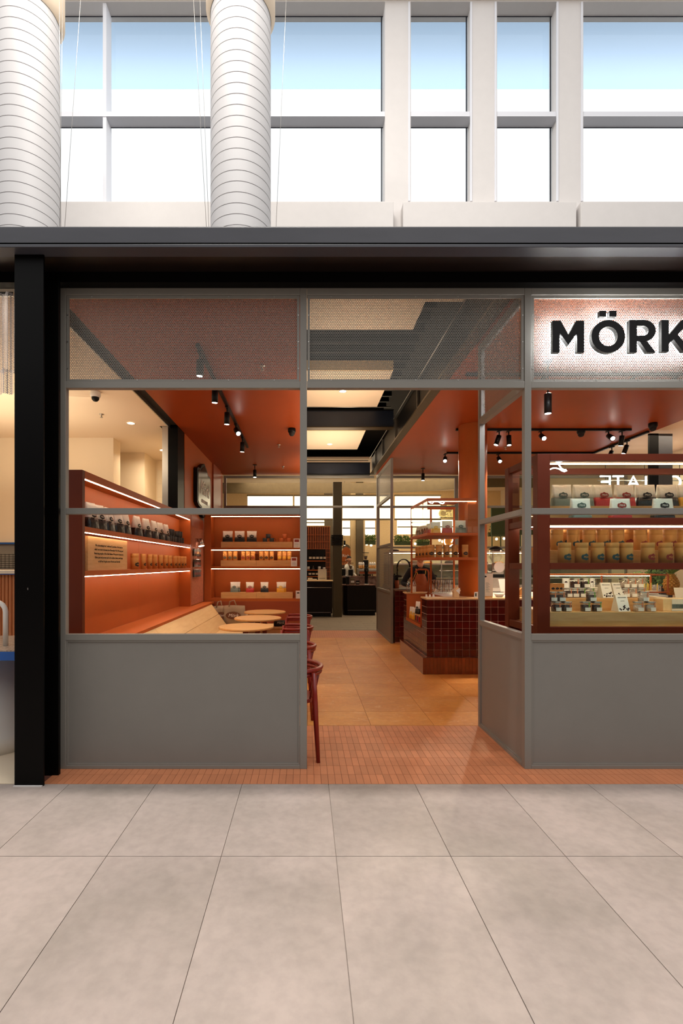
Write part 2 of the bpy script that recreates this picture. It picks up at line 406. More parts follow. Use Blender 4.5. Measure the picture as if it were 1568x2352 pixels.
# ================= BLACK STEEL PORTAL =================
def st(name,m,x0,x1,y0,y1,z0,z1,par,**k): return box(name,m,x0,x1,y0,y1,z0,z1,par,**k)
bm=thing('steel_canopy_beam','long dark steel beam with slate fascia running above the shopfront','beam',(0,3.45,3.6))
ft,fb=Z(521,3.3),Z(569,3.3)
st('fascia','fascia',-6,6,3.3,3.42,fb+.02,ft,bm,bevel=.004)
st('bottom_flange','fascia',-6,6,3.294,3.4,fb,fb+.022,bm,bevel=.003)
st('soffit','soffit',-6,6,3.30,3.60,fb+.004,fb+.014+.02,bm)
st('web','black_steel',-6,6,3.575,3.66,Z(661,3.64)+.003,fb+.003,bm)
st('top_plate','black_steel',-6,6,3.42,3.72,ft-.06,ft-.005,bm)
cl=thing('steel_column','black steel column at the left side of the shopfront','column',((X(33,3.37)+X(100,3.37))/2,3.45,0))
st('front_flange','black_steel',X(33,3.37),X(100,3.37),3.37,3.385,.0,fb,cl,bevel=.002)
st('web','black_steel',X(58,3.37),X(64,3.37),3.385,3.54,.0,fb,cl)
st('rear_flange','black_steel',X(33,3.37),X(135.2,3.545),3.54,3.57,.0,Z(661,3.64),cl,bevel=.002)
st('base_plate','white_wall',X(33,3.37),X(98,3.37),3.355,3.39,0,.006,cl)
mb=MB(); 
for p,q in ((64,1352),(64,1357)): mb.cyl((X(p,3.37),3.3695,Z(q,3.37)),.003,.002,6)
st('screw_hole','steel',X(64,3.37)-.003,X(64,3.37)+.003,3.368,3.371,Z(1355,3.37),Z(1350,3.37),cl)

# ================= SHOPFRONT SCREENS =================
ZS=dict(t0=3.55,t1=3.603,m0=2.915,m1=3.528,h0=2.853,h1=2.905,r0=1.908,r1=1.954,s0=.963,s1=1.009)
def hexsheet(u0,u1,z0,z1,pitch=.0137,inner=.66):
    # sheet with real hexagonal perforations; u along the width
    a=pitch/math.sqrt(3); rowh=pitch*math.sqrt(3)/2; vs=[];fs=[];idx={}
    def V(x,z):
        k=(round(x*20000),round(z*20000))
        if k not in idx: idx[k]=len(vs); vs.append((x,z))
        return idx[k]
    r=0; z=z0+a*.9
    while z<z1-a*.4:
        x=u0+pitch*.5+(pitch/2 if r%2 else 0)
        while x<u1-pitch*.2:
            o=[];i_=[]
            for k in range(6):
                q=R(30+60*k); o.append(V(x+a*math.cos(q),z+a*math.sin(q)))
            b=len(vs)
            for k in range(6):
                q=R(30+60*k); vs.append((x+inner*a*math.cos(q),z+inner*a*math.sin(q)))
            for k in range(6):
                j=(k+1)%6; fs.append((o[k],o[j],b+j,b+k))
            x+=pitch
        z+=rowh; r+=1
    return vs,fs
def screen(name,label,along,a0,a1,fix,lp,rp,depth=.05,mesh=True,lower=True,midrail=True,sill=True,screws=True,inner=.66,pitch=.0137):
    """along='x': member runs in x at Y=fix; along='y': runs in y at X=fix. lp/rp = widths of the posts (0 = none)"""
    loc=((a0+a1)/2,fix,0) if along=='x' else (fix,(a0+a1)/2,0)
    t=thing(name,label,'screen',loc)
    def B(n,m,u0,u1,d0,d1,z0,z1,**k):
        if along=='x': return box(n,m,u0,u1,fix+d0,fix+d1,z0,z1,t,**k)
        return box(n,m,fix+d0,fix+d1,u0,u1,z0,z1,t,**k)
    bv=dict(bevel=.0025)
    if lp: B('post','grey_metal',a0,a0+lp,0,depth,0,ZS['t1'],**bv)
    if rp: B('post','grey_metal',a1-rp,a1,0,depth,0,ZS['t1'],**bv)
    u0,u1=a0+lp,a1-rp
    B('top_rail','grey_metal',u0,u1,0,depth,ZS['t0'],ZS['t1'],**bv)
    B('head_rail','grey_metal',u0,u1,0,depth,ZS['h0'],ZS['h1'],**bv)
    if midrail: B('mid_rail','grey_metal',u0,u1,0,depth,ZS['r0'],ZS['r1'],**bv)
    if sill: B('sill_rail','grey_metal',u0,u1,0,depth,ZS['s0'],ZS['s1'],**bv)
    if lower:
        B('bottom_rail','grey_metal',u0,u1,0,depth,0,.028,**bv)
        e=.012
        B('panel','grey_panel',u0+.003,u1-.003,.014,.034,.028,ZS['s0'])
        fr=B('panel_frame','grey_metal',u0+.001,u0+e,.006,.014,.028,ZS['s0']); 
        B('panel_frame','grey_metal',u1-e,u1-.001,.006,.014,.028,ZS['s0'])
        B('panel_frame','grey_metal',u0+e,u1-e,.006,.014,ZS['s0']-e,ZS['s0']-.001); B('panel_frame','grey_metal',u0+e,u1-e,.006,.014,.029,.028+e)
    if mesh:
        e=.022
        for (p,q,r_,s_) in ((u0+.003,u0+e,ZS['h1']+.002,ZS['t0']-.002),(u1-e,u1-.003,ZS['h1']+.002,ZS['t0']-.002),(u0+e,u1-e,ZS['h1']+.002,ZS['h1']+.014),(u0+e,u1-e,ZS['t0']-.022,ZS['t0']-.002)):
            B('clamp_frame','grey_metal',p,q,.006,.022,r_,s_)
        vs,fs=hexsheet(u0+e-.004,u1-e+.004,ZS['h1']+.008,ZS['t0']-.018,pitch,inner)
        me=bpy.data.meshes.new('perforated_sheet'); c=wl(t)
        me.from_pydata([((u-c.x,.024,z) if along=='x' else (.024,u-c.y,z)) for u,z in vs],[],fs); me.materials.append(M['grey_metal'])
        o=bpy.data.objects.new('perforated_sheet',me); COL.objects.link(o); o.parent=t
        if screws:
            n=max(2,int((u1-u0)/.3)); mb=MB()
            for i in range(n):
                u=u0+e+(i+.5)*(u1-u0-2*e)/n
                for z in (ZS['h1']+.008,ZS['t0']-.012):
                    if along=='x': mb.box(u-.004,u+.004,fix+.003,fix+.006,z-.004,z+.004)
                    else: mb.box(fix+.003,fix+.006,u-.004,u+.004,z-.004,z+.004)
            for z in (3.0,3.2,3.4):
                for u in (u0+.012,u1-.012):
                    if along=='x': mb.box(u-.004,u+.004,fix+.003,fix+.006,z-.004,z+.004)
            mb.build('screw','steel',t,kind='stuff')
    return t
FY=3.65
xl0,xl1=X(135.5,FY),X(704.6,FY); xr0,xr1=X(1204.7,FY),X(1220,FY)
screen('shopfront_screen','grey steel shopfront bay with solid lower panel and open window left of the doorway','x',xl0,xl1,FY,.05,.052)
screen('doorway_transom','grey steel transom with perforated sheet over the open doorway','x',xl1+.001,xr0-.001,FY,0,0,midrail=False,sill=False,lower=False)
screen('shopfront_screen','grey steel shopfront bay under the illuminated sign, right of the doorway','x',xr0,4.6,FY,.05,.052)
screen('return_screen','short grey steel screen turning inward from the right side of the doorway','y',FY+.052,4.64,xr0,0,.045,depth=.05,pitch=.0137)
# rear shopfront, same system
RY=11.35
screen('rear_shopfront_screen','grey rear shopfront bay at the back left of the shop','x',-1.9,-.02,RY,.06,.05,lower=True,screws=False,mesh=False)
screen('rear_doorway_transom','grey transom over the rear doorway leading to the cafe beyond','x',-.015,1.60,RY,0,0,midrail=False,sill=False,lower=False,mesh=False)
screen('rear_return_screen','grey rear return screen with perforated upper panel beside the tiled counter','y',9.47,RY-.002,1.655,.045,.04,depth=.05,midrail=True,pitch=.022,screws=False,inner=.5)
rs=screen('rear_shopfront_screen','grey rear shopfront bay behind the service counter','x',1.66,7.5,RY,.07,.05,mesh=False)
for p in (1048,1240,1400): box('post','grey_metal',X(p-4,RY),X(p+4,RY),RY+.002,RY+.048,1.009,3.55,rs)

# the concourse opposite the shop (behind the photographer) and its flanks
cw=sroot('wall_front',(0,-7,0)); box('wall_panel','concourse',-16,18,-7.3,-7,0,6.5,cw); box('wall_panel','concourse',-16.3,-16,-7,2.9,0,6.5,cw); box('wall_panel','concourse',18,18.3,-7,2.9,0,6.5,cw)
rt=[o for o in bpy.data.objects if o.name.startswith('rear_return_screen')][0]
vs,fs=hexsheet(9.53,11.30,1.02,1.90,.022,.45); c_=wl(rt)
me=bpy.data.meshes.new('perforated_sheet'); me.from_pydata([(.024,u-c_.y,z) for u,z in vs],[],fs); me.materials.append(M['grey_metal'])
o=bpy.data.objects.new('perforated_sheet',me); COL.objects.link(o); o.parent=rt
# ================= SHOP SHELL =================
CZ=3.62; WX=-1.92
ce=sroot('ceiling')
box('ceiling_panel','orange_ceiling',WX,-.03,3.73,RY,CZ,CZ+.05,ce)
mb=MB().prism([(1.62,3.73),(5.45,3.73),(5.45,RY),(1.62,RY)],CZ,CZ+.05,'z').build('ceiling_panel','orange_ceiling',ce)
box('ceiling_panel','cream_ceiling',-8,-2.05,3.75,7.35,CZ,CZ+.05,ce)
box('ceiling_panel','cream_ceiling',-8,-2.2,7.35,11.5,CZ,CZ+.05,ce)
box('ceiling_edge','steel',-2.05,-2.035,3.75,7.35,CZ-.03,CZ+.05,ce)
box('ceiling_gap','black_matte',-2.04,-1.93,3.72,7.6,CZ+.02,CZ+.08,ce)
box('ceiling_panel','cream_ceiling',5.5,11,3.75,13,CZ+.25,CZ+.3,ce)
MB().prism([(3.74,3.95),(5.2,4.98),(19.5,4.98),(19.5,5.1),(5.15,5.1),(3.74,4.05)],-9,12,'x').build('roof_deck','black_matte',ce)
for i in range(18): box('roof_rib','black_steel',-.1,1.7,5.3+.33*i,5.36+.33*i,4.85,4.979,ce)
# lane: cream rafts between the two orange ceilings
for (y0,y1,x1) in ((4.5,5.54,1.22),(6.72,8.26,1.21),(9.72,11.3,1.2)):
    rf=thing('ceiling_raft',{4.5:'cream ceiling raft nearest the doorway, seen through the perforated transom',6.72:'middle cream ceiling raft with a downlight above the lane',9.72:'farthest cream ceiling raft above the rear doorway'}[y0],'ceiling raft',(.6,y0,4.2))
    box('raft_board','cream_ceiling',-.02,x1,y0,y1,4.2,4.26,rf)
    box('raft_edge','oak_pale',-.02,x1,y0-.02,y0-.001,4.2,4.26+.08*(y0>5),rf)
    if y0==4.5: MB().prism([(x1+.001,4.95),(x1+.38,4.95),(x1+.38,4.5),(x1+.001,4.5)],4.2,4.26,'z').build('raft_board','cream_ceiling',rf)
for (y,z0,z1,nm,lb) in ((8.30,3.87,4.15,'steel_beam','dark blue-black steel beam crossing the lane between the middle and far ceiling rafts'),(11.30,3.625,3.88,'steel_beam','black steel beam across the top of the rear doorway')):
    b=thing(nm,lb,'beam',(.8,y,z0))
    box('web','navy',-.03,1.5,y,y+.03,z0,z1,b); box('lower_flange','bronze' if y<9 else 'black_steel',-.03,1.5,y-.03,y+.14,z0-.012,z0,b); box('upper_flange','black_steel',-.03,1.5,y-.03,y+.1,z1,z1+.015,b)
    MB().tube([(-.03,y-.05,z1+.05),(.8,y-.05,z1+.045),(1.45,y-.05,z1+.05)],.008,6).build('conduit','steel' if y<9 else 'black',b)
eb=thing('edge_beam','long black edge beam with a thin rail running along the right ceiling of the lane','beam',(1.56,7.5,CZ))
box('web','black_steel',1.54,1.56,3.75,RY-.01,CZ+.03,CZ+.38,eb); box('lower_flange','bronze',1.50,1.615,3.75,RY-.01,CZ-.005,CZ+.022,eb)
MB().tube([(1.50,3.8,CZ+.39),(1.50,RY,CZ+.39)],.006,6).build('conduit','steel',eb)
for y in (6.6,8.25,9.6,10.6): box('stiffener','steel',1.51,1.538,y,y+.012,CZ+.03,CZ+.38,eb)
# walls
wl_=sroot('wall_left')
box('wall_panel','orange_wall',WX-.1,WX,7.76,10.05,2.34,CZ,wl_)
box('wall_panel','orange_dark',WX-.1,WX+.03,10.05,10.9,0,CZ,wl_)
box('wall_panel','orange_wall',WX-.1,WX,10.9,RY,0,CZ,wl_)
box('wall_panel','orange_wall',WX-.1,WX,9.06,10.05,0,2.34,wl_)
bc=thing('black_wall_column','black steel column behind the left shelving unit, beside the orange wall','column',(-2.0,7.5,0))
box('shaft','black_steel',-2.07,-1.925,7.36,7.75,2.36,CZ+.02,bc); box('edge_strip','steel',-2.16,-2.072,7.36,7.40,2.36,CZ,bc)
# neighbour room
nr=sroot('wall_back',(-4,8.03,0))
box('wall_panel','cream',-8,-3.16,8.03,8.13,0,CZ,nr); box('wall_panel','cream',-3.46,-3.16,8.13,8.33,0,CZ,nr); box('wall_panel','cream',-6,-3.0,9.1,9.2,0,CZ,nr); box('wall_panel','cream',-3.1,-3.0,9.2,9.8,0,CZ,nr); box('wall_panel','cream',-3.0,-2.08,9.8,9.9,0,CZ,nr)
box('wall_panel','cream',-2.2,-2.07,7.8,10.6,0,CZ,nr); box('wall_panel','cream',-8.1,-8,3.7,8.1,0,CZ,nr)
tl=MB().box(0,.268,0,.010,0,.268).build('tile','wall_tile',nr,local=True)
k=0
for i in range(3):
    for j in range(8):
        o=tl if k==0 else tl.copy()
        if k: COL.objects.link(o)
        o.location=(-3.24+.271*i+.27+4,9.788-8.03,Z(1080,9.79)-.271*(j+1)); k+=1
# ================= LEFT SHELVING =================
SX=-1.87; BX=-2.05; Y0,Y1=4.09,7.99
su=thing('shelving_unit','long orange shelving unit with LED strips along the left wall','shelving',((SX+BX)/2,6,.85))
box('end_panel','cabinet_red',BX-.02,SX,Y0,Y0+.05,.85,2.327,su,bevel=.002); box('end_panel','orange_wall',BX-.02,SX,Y1-.05,Y1,.85,2.327,su)
for y0,y1 in ((Y0+.05,6.0),(6.003,Y1-.05)): box('back_panel','orange_wall',BX-.02,BX,y0,y1,.85,2.327,su)
TS=((2.327,2.262),(1.855,1.808),(1.478,1.432))
for z1,z0 in TS:
    box('shelf','orange_wall',BX,SX,Y0+.05,Y1-.05,z0,z1,su)
    l=box('led_strip','led',SX-.018,SX-.009,Y0+.06,Y1-.06,z0-.007,z0-.001,su,label='glowing warm white strip')
lg=thing('ledge','orange ledge below the left shelving, above the bench back','ledge',(-1.8,6,.8))
box('ledge_board','orange_wall',BX,-1.68,3.75,8.98,.815,.85,lg,bevel=.003); box('ledge_upstand','orange_wall',BX-.02,BX,3.75,Y0,.85,.93,lg)
# textured pier
pr_=thing('pebble_panel','rough pebbled terracotta panel between the left shelving and the back shelving','wall panel',(-1.9,8.4,.85))
box('pebble_face','pebble',-2.02,SX,8.0,8.96,.86,2.16,pr_); box('pier_top','orange_dark',-2.02,SX+.001,8.0,8.96,2.161,2.335,pr_)
# wall lamp
wlp=thing('wall_spotlight','small chrome wall spotlight on the pebbled panel','wall lamp',(SX,8.35,1.95))
MB().box(SX,SX+.03,8.31,8.39,1.92,1.98).build('mount','chrome',wlp)
a=MB(); a.lathe([(.03,0),(.055,.13),(.052,.13),(.028,.005)],(0,0,0),16,caps=True); 
o=a.build('shade','chrome',wlp,local=True); o.location=(.07,0,.02); o.rotation_euler=(R(180-12),R(-12),0)
a=MB().cyl((0,0,0),.045,.004,14).build('lens','lamp_face',wlp,local=True); a.location=(.095,0,-.105); a.rotation_euler=(R(-12),R(-12),0)
light('SPOT','spot_light',(SX+.1,8.35,1.82),9,WW,(SX-.05,8.35,1.3),spot_size=R(70),spot_blend=.6,shadow_soft_size=.03)
pk=MB(); pk.box(0,.02,-.022,.022,-.08,0).build('packet','x') if 0 else None
rk=None
for j,(z,mm,desc) in enumerate(((1.80,'black_foil','top'),(1.62,'black_foil','middle'),(1.45,'dark_mug','bottom'))):
    for i in range(5):
        y=8.12+.105*i
        t=thing('hanging_packet',f'small dark packet hanging in the {desc} row on the pebbled panel, {ORD[i]} from the left','packet',(SX,y,z),group=f'dark packets hanging in the {desc} row on the pebbled panel')
        MB().box(SX+.012,SX+.035,y-.042,y+.042,z-.125,z-.01).build('body',mm,t); MB().tube([(SX,y,z),(SX+.05,y,z)],.003,5).build('peg','steel',t)
        MB().box(SX+.0355,SX+.0362,y-.02,y+.02,z-.09,z-.05).build('label_patch','badge_red' if j else 'orange_mug',t)
# ================= BACK SHELVING =================
BY=9.0; bx0,bx1=SX,-.075
bu=thing('shelving_unit','orange back shelving unit with three lit shelves and oak risers behind the cafe tables','shelving',((bx0+bx1)/2,BY,.85))
box('side_frame','orange_wall',bx0,X(484.5,BY),BY,BY+.35,.855,2.45,bu); box('side_frame','orange_wall',bx1,bx1+.05,BY,BY+.35,.0,2.45,bu)
box('back_panel','orange_wall',bx0,bx1,BY+.351,BY+.37,.0,2.45,bu)
for z1,z0 in ((2.47,2.425),(1.843,1.805),(1.50,1.457),(.905,.855)):
    box('shelf','orange_wall',X(484.5,BY),bx1,BY,BY+.35,z0,z1,bu)
    if z0>1: box('led_strip','led',X(485,BY),bx1-.005,BY+.006,BY+.015,z0-.008,z0-.001,bu,label='glowing warm white strip')
box('lower_back','orange_dark',bx0,bx1,BY,BY+.02,.0,.854,bu)
RIS=[]
for zb_,a,b,sm,lb in ((1.843,506.8,671.4,589,'on the top shelf'),(1.50,506.2,672,588,'on the middle shelf'),(.905,506.8,672,588,'on the bottom shelf')):
    for p,q,side in ((a,sm-.15,'left'),(sm+.15,b,'right')):
        tag(box('riser','oak',X(p,BY),X(q,BY),BY+.02,BY+.26,zb_,zb_+.11,None,bevel=.002),f'{side} oak riser block {lb} of the back shelving','riser','oak riser blocks on the back shelving')
# ---------------- pouches ----------------
def crest(w,h):
    p=[(-.5,.12),(-.42,.30),(-.2,.34),(0,.5),(.2,.34),(.42,.30),(.5,.12),(.5,-.12),(.42,-.30),(.2,-.34),(0,-.46),(-.2,-.34),(-.42,-.30),(-.5,-.12)]
    return [(x*w,y*h) for x,y in p]
def pouch(low,top,badge,w=.16,h=.2,d=.075,split=.42,cat='pouch',nm='pouch',script=True,bz=None):
    t=thing(nm,'pouch','pouch')
    def sec(z):
        k=z/h; dd=d*(1-k**1.6)+.004; ww=w*(1-.08*math.sin(k*PI)) ; yo=0
        return [(-ww/2,-dd/2+yo,z),(-ww/2+.012,-dd/2-.004,z),(0,-dd/2-.010*(1-k),z),(ww/2-.012,-dd/2-.004,z),(ww/2,-dd/2,z),(ww/2,dd/2,z),(0,dd/2+.006,z),(-ww/2,dd/2,z)]
    def loft(zs,name,m):
        vs=[];fs=[]
        for z in zs: vs+=sec(z)
        n=8
        for i in range(len(zs)-1):
            for k in range(n): fs.append((i*n+k,i*n+(k+1)%n,(i+1)*n+(k+1)%n,(i+1)*n+k))
        fs.append(tuple(range(n))[::-1]); fs.append(tuple((len(zs)-1)*n+k for k in range(n)))
        return MB().add(vs,fs,True).build(name,m,t,local=True)
    s=h*split
    loft([0,h*.03,s*.5,s],'lower_band',low); loft([s,h*.6,h*.75,h*.88,h],'upper_body',top)
    MB().box(-w*.47,w*.47,-.0055,.0055,h*.9,h*.985).build('top_seal',top,t,local=True)
    cw=w*.44; tilt=math.atan2(d/2*.62,h*.45)
    b=MB().prism(crest(cw,cw*.78),-.0035,.0015).build('badge',badge,t,local=True); kz=h*(bz or split+.10); b.location=(0,-(d*(1-(kz/h)**1.6)+.004)/2-.0075,kz); b.rotation_euler=(-.22,0,0)
    if script:
        tx=text('badge_script','Mörk','ink_white',b,(0,-.0045,0),cw*.30,shear=.35,ext=.0005)
    return t
def row(proto,n,fn,labelfn,group,scale=None):
    for i in range(n):
        loc,rz=fn(i); place(proto,loc,rz,labelfn(i),group,scale)
def yfor(px,x): return abs(x)*F/abs(CX-px)
pbig=pouch('black_foil','white_foil','badge_black',.145,.235,.09)
pxs=[207,226,247,268,286,313,334,352,366,380]
def fnl(i):
    x=-1.945; return (x,yfor(pxs[i],x),1.855),R(86+random.uniform(-9,6))
nm10=['nearest','second','third','fourth','fifth','sixth','seventh','eighth','ninth','farthest']
row(pbig,10,fnl,lambda i:f'cream and black cocoa pouch, {nm10[i]} from the street end of the upper left shelf','black and cream pouches on the left shelving')
# dark cups
def mug(m,h=.085,r=.04,handle=True,nm='mug'):
    t=thing(nm,'mug','mug')
    MB().lathe([(r*.86,0),(r,.006),(r,h),(r*.9,h),(r*.88,.01),(0.001,.01)],(0,0,0),18,caps=False).build('cup',m,t,local=True)
    if handle:
        MB().tube([(r+.0,0,h*.8),(r+.022,0,h*.8),(r+.03,0,h*.5),(r+.022,0,h*.22),(r+.0,0,h*.22)],.004,6).build('handle',m,t,local=True)
    return t
mg=mug('dark_mug',.088,.052,False,'cup')
cups=[]
for cl_,(p0) in enumerate((388,411)):
    for lay in (0,1):
        for k in range(3 if lay==0 else 2):
            cups.append((p0+ (k*5 if lay==0 else k*5+1),lay,cl_,k))
for p,lay,c2,k in cups:
    x=-1.93; y=6.85+.12*k+.45*c2+(.03 if lay else 0)
    place(mg,(x,y,1.855+.089*lay),0,f"black speckled cup, {'upper' if lay else 'lower'} layer, {ORD[k]} in the {'nearer' if c2==0 else 'farther'} shelf stack",'black speckled cups stacked on the left shelving')
# acknowledgement board
ab=thing('message_board','pale oak board with dark printed text standing on the left shelving','board',(-1.9,4.74,1.478))
box('board','oak_y',-1.925,-1.90,yfor(202,-1.9),yfor(292,-1.9),1.478,1.781,ab,bevel=.001)
text('lettering','We acknowledge the Traditional Custodians of the land on\nwhich our store is located, the Wurundjeri Woi Wurrung and\nBunurong peoples of the Kulin Nation. We pay our respects to\nElders past and present and to the culture, history and legacy\nof all First Peoples across Victoria and Australia','ink',ab,(.001,0,.155),.0272,rot=(PI/2,0,PI/2),spacing=1.35,ext=.0006)
# kraft tubes
def tubecan(badge,r=.045,h=.18,script=True):
    t=thing('kraft_canister','canister','canister')
    MB().lathe([(r,0),(r,h*.74),(r*.985,h*.745),(r*.985,h*.75),(r,h*.755),(r,h)],(0,0,0),24).build('body','kraft',t,local=True)
    MB().lathe([(r*.96,h-.002),(r*.5,h+.0005),(.001,h+.0008)],(0,0,0),24,caps=False).build('lid','kraft',t,local=True)
    # badge wrapped on the cylinder
    pts=crest(r*1.56,r*1.25); n=len(pts); vs=[];fs=[]
    seg=12; top=[];bot=[]
    for i in range(seg+1):
        x=-r*.78+r*1.56*i/seg
        ys=[]
        for k in range(n):
            (x0,y0),(x1,y1)=pts[k],pts[(k+1)%n]
            if min(x0,x1)-1e-9<=x<=max(x0,x1)+1e-9 and abs(x1-x0)>1e-9: ys.append(y0+(y1-y0)*(x-x0)/(x1-x0))
        a=x/r
        for y in (max(ys),min(ys)): vs.append(((r+.0008)*math.sin(a),-(r+.0008)*math.cos(a),h*.30+y))
    for i in range(seg): fs.append((2*i,2*i+1,2*i+3,2*i+2))
    b=MB().add(vs,fs,True).build('badge',badge,t,local=True)
    if script: text('badge_script','Mörk','kraft',b,(0,-r+.0004,h*.30),r*.42,shear=.35,ext=.0012)
    return t
kt=tubecan('badge_black')
pts_=[307,329,343.5,355,368,380,390,401,409,416.5,423.5]
n11=['nearest','second','third','fourth','fifth','sixth','seventh','eighth','ninth','tenth','farthest']
kt2=tubecan('badge_black',.031,.182)
def ktl(i): return f'kraft canister with black badge, {n11[i]} from the wooden board on the left shelf'
place(kt,(-1.95,yfor(309,-1.95),1.478),R(72),ktl(0),'kraft canisters on the left shelving')
row(kt2,10,lambda i:((-1.93,yfor(pts_[i+1],-1.93),1.478),R(74)),lambda i:ktl(i+1) if 1 else f'kraft canister with black badge, {n11[i]} from the wooden board on the left shelf','kraft canisters on the left shelving')
# back shelf goods
pb=pouch('black_foil','white_foil','badge_black',.185,.205,.09)
row(pb,3,lambda i:((X((522.5,550,578)[i],BY+.1),BY+.12,1.953),0),lambda i:f"cream and black pouch, {['left','middle','right'][i]} of the three on the top shelf of the back unit",'pouches on the top back shelf')
for col,cx,word in (('dark_mug',608,'dark speckled'),('orange_mug',646,'orange')):
    mg2=mug(col,.074,.042)
    for k,(dx,l) in enumerate(((0,0),(16.5 if word=='orange' else 16,0),(7.5,1))):
        place(mg2,(X(cx+dx-0,BY+.1),BY+.12,1.953+.075*l),0,f"{word} mug, {['bottom left','bottom right','top'][k]} of its little pyramid on the back shelf",f'{word} mugs on the back shelf')
for g,(badge,word) in enumerate((('badge_grey','grey'),('badge_red','red'),('badge_black','black'),('badge_yellow','yellow'))):
    kb=tubecan(badge,.041,.168)
    for k in range(3):
        px=430+((483,548,615),(717,779,843),(951,1017,1084),(1186,1247,1310))[g][k]/5.6
        place(kb,(X(px,BY+.1),BY+.12,1.61),0,f"kraft canister with {word} badge, {['left','middle','right'][k]} of its trio on the middle back shelf",f'{word} badged canisters on the middle back shelf')
for k,(low,word,px,bd) in enumerate((('sage','grey-green',537.7,'badge_grey'),('red_foil','red',573.7,'badge_red'),('black_foil','black',607,'badge_black'),('yellow_foil','yellow',644,'badge_yellow'))):
    q=pouch(low,'white_foil',bd,.15,.19,.07); place(q,(X(px,BY+.1),BY+.12,1.015),R(4),f'cream pouch with {word} base standing on the bottom riser of the back unit','pouches on the bottom back shelf')
    if k in(0,3): place(q,(X(px+3.5,BY+.1),BY+.19,1.015),R(6),f'cream pouch with {word} base half hidden behind its twin on the bottom back shelf','pouches on the bottom back shelf')
for (a,b,c_,d,zz,lb,ph) in ((674,688.6,1236,1257,1.843,'small white price card with photo at the right of the top back shelf',1),(668,682,1279,1300,1.50,'small white card with photo leaning before the canister riser',1),(679,690,1356,1374,.905,'white card with black badge at the right of the bottom back shelf',0)):
    t=thing('price_card',lb,'card',(X((a+b)/2,BY),BY-.005,zz))
    ww=X(b,BY)-X(a,BY); hh=(d-c_)*BY/F; x0=X(a,BY)
    box('card','white',x0,x0+ww,BY-.008,BY-.005,zz,zz+hh,t)
    if ph: box('photo','badge_red',x0+ww*.15,x0+ww*.85,BY-.009,BY-.0081,zz+hh*.62,zz+hh*.9,t); mb=MB(); [mb.box(x0+ww*.15,x0+ww*.8,BY-.009,BY-.0081,zz+hh*(.15+.1*i),zz+hh*(.17+.1*i)) for i in range(4)]; mb.build('print_lines','print_grey',t)
    else: b_=MB().prism([(x0+ww/2+x,zz+hh*.72+y) for x,y in crest(.05,.03)],BY-.010,BY-.0081).build('badge','badge_black',t)
# ================= BENCH =================
bn=thing('bench','pale oak L-shaped bench with sloped plank back along the left wall','bench',(-1.4,6.3,0))
def slope(y0,y1,xa,za,xb,zb,nm):
    MB().prism([(xa,za),(xb,zb),(xb-.03,zb),(xa-.03,za)],y0,y1,'y').build(nm,'oak_pale',bn,bevel=.0015)
yb=[3.75,5.45,7.05,8.98]
yb2=[3.75,5.45,7.05,8.76]
for i in range(3):
    slope(yb2[i]+.002,yb2[i+1]-.002,-1.68,.815,-1.555,.645,'back_board'); slope(yb2[i]+.002,yb2[i+1]-.002,-1.552,.640,-1.41,.45,'back_board')
    box('seat_board','oak_pale',-1.42,-.95,yb[i]+.002,yb[i+1]-.002,.415,.448,bn,bevel=.002)
box('seat_board','oak_pale',-.946,-.08,8.5,8.98,.415,.448,bn,bevel=.002)
box('bench_base','oak',-1.40,-1.0,3.76,8.97,0,.414,bn); box('bench_base','oak',-.99,-.09,8.55,8.97,0,.414,bn)
# ================= TABLES =================
def table():
    t=thing('cafe_table','t','table')
    MB().lathe([(.34,.712),(.35,.716),(.35,.736),(.345,.74)],(0,0,0),48,).build('table_top','oak',t,local=True)
    MB().box(-.035,.035,-.06,.06,.03,.712).build('column','oak_dark' if 0 else 'cabinet_red',t,local=True)
    MB().lathe([(.22,0),(.22,.012),(.04,.03)],(0,0,0),24).build('base','black',t,local=True)
    return t
tb=table()
for px,Y_,w in ((565,6.27,'nearest the window'),(592,7.3,'in the middle of the row'),(608,8.25,'farthest, by the back shelving')):
    place(tb,(X(px,Y_),Y_,0),0,f'round oak cafe table {w}','round oak cafe tables')
place(tb,(-.72,5.25,0),0,'round oak cafe table closest to the street, only its rim edge above the sill','round oak cafe tables')
# ================= CHAIRS =================
def chair():
    t=thing('armchair','c','chair')   # faces -x, back towards +x
    m='red_chair'
    MB().prism([(.21*math.cos(a)*1.02,.225*math.sin(a)) for a in [2*PI*i/20 for i in range(20)]],.435,.465,'z').build('seat',m,t,local=True,bevel=.006)
    hoop=[]
    for i in range(23):
        a=R(-115+230*i/22); hoop.append((.25*math.cos(a)*1.06,.262*math.sin(a),.70+.03*math.cos(a)*0))
    MB().tube(hoop,.018,8).build('arm_hoop',m,t,local=True)
    MB().tube([(x*.97,y*.97,z-.034) for x,y,z in hoop],.017,8).build('lower_hoop',m,t,local=True)
    for k in range(7):
        a=R(-33+11*k); MB().tube([(.205*math.cos(a),.22*math.sin(a),.46),(.25*math.cos(a),.255*math.sin(a),.66)],.009,6).build('spindle',m,t,local=True)
    for sx,sy in ((1,1),(1,-1),(-1,1),(-1,-1)):
        xt,yt=(.20,.215) if sx>0 else (-.13,.235)
        MB().tube([(sx*abs(xt)+ (.035 if sx>0 else -.03),sy*(yt+.012),0),(sx*abs(xt)+.01*sx,sy*yt,.45),(sx*abs(xt),sy*(yt),.69)],[.016,.023,.02],10).build('leg',m,t,local=True)
    MB().tube([(.2,.2,.36),(.2,-.2,.36)],.010,6).build('stretcher',m,t,local=True); MB().tube([(-.13,.21,.36),(.2,.2,.36)],.010,6).build('stretcher',m,t,local=True)
    return t
ch=chair()
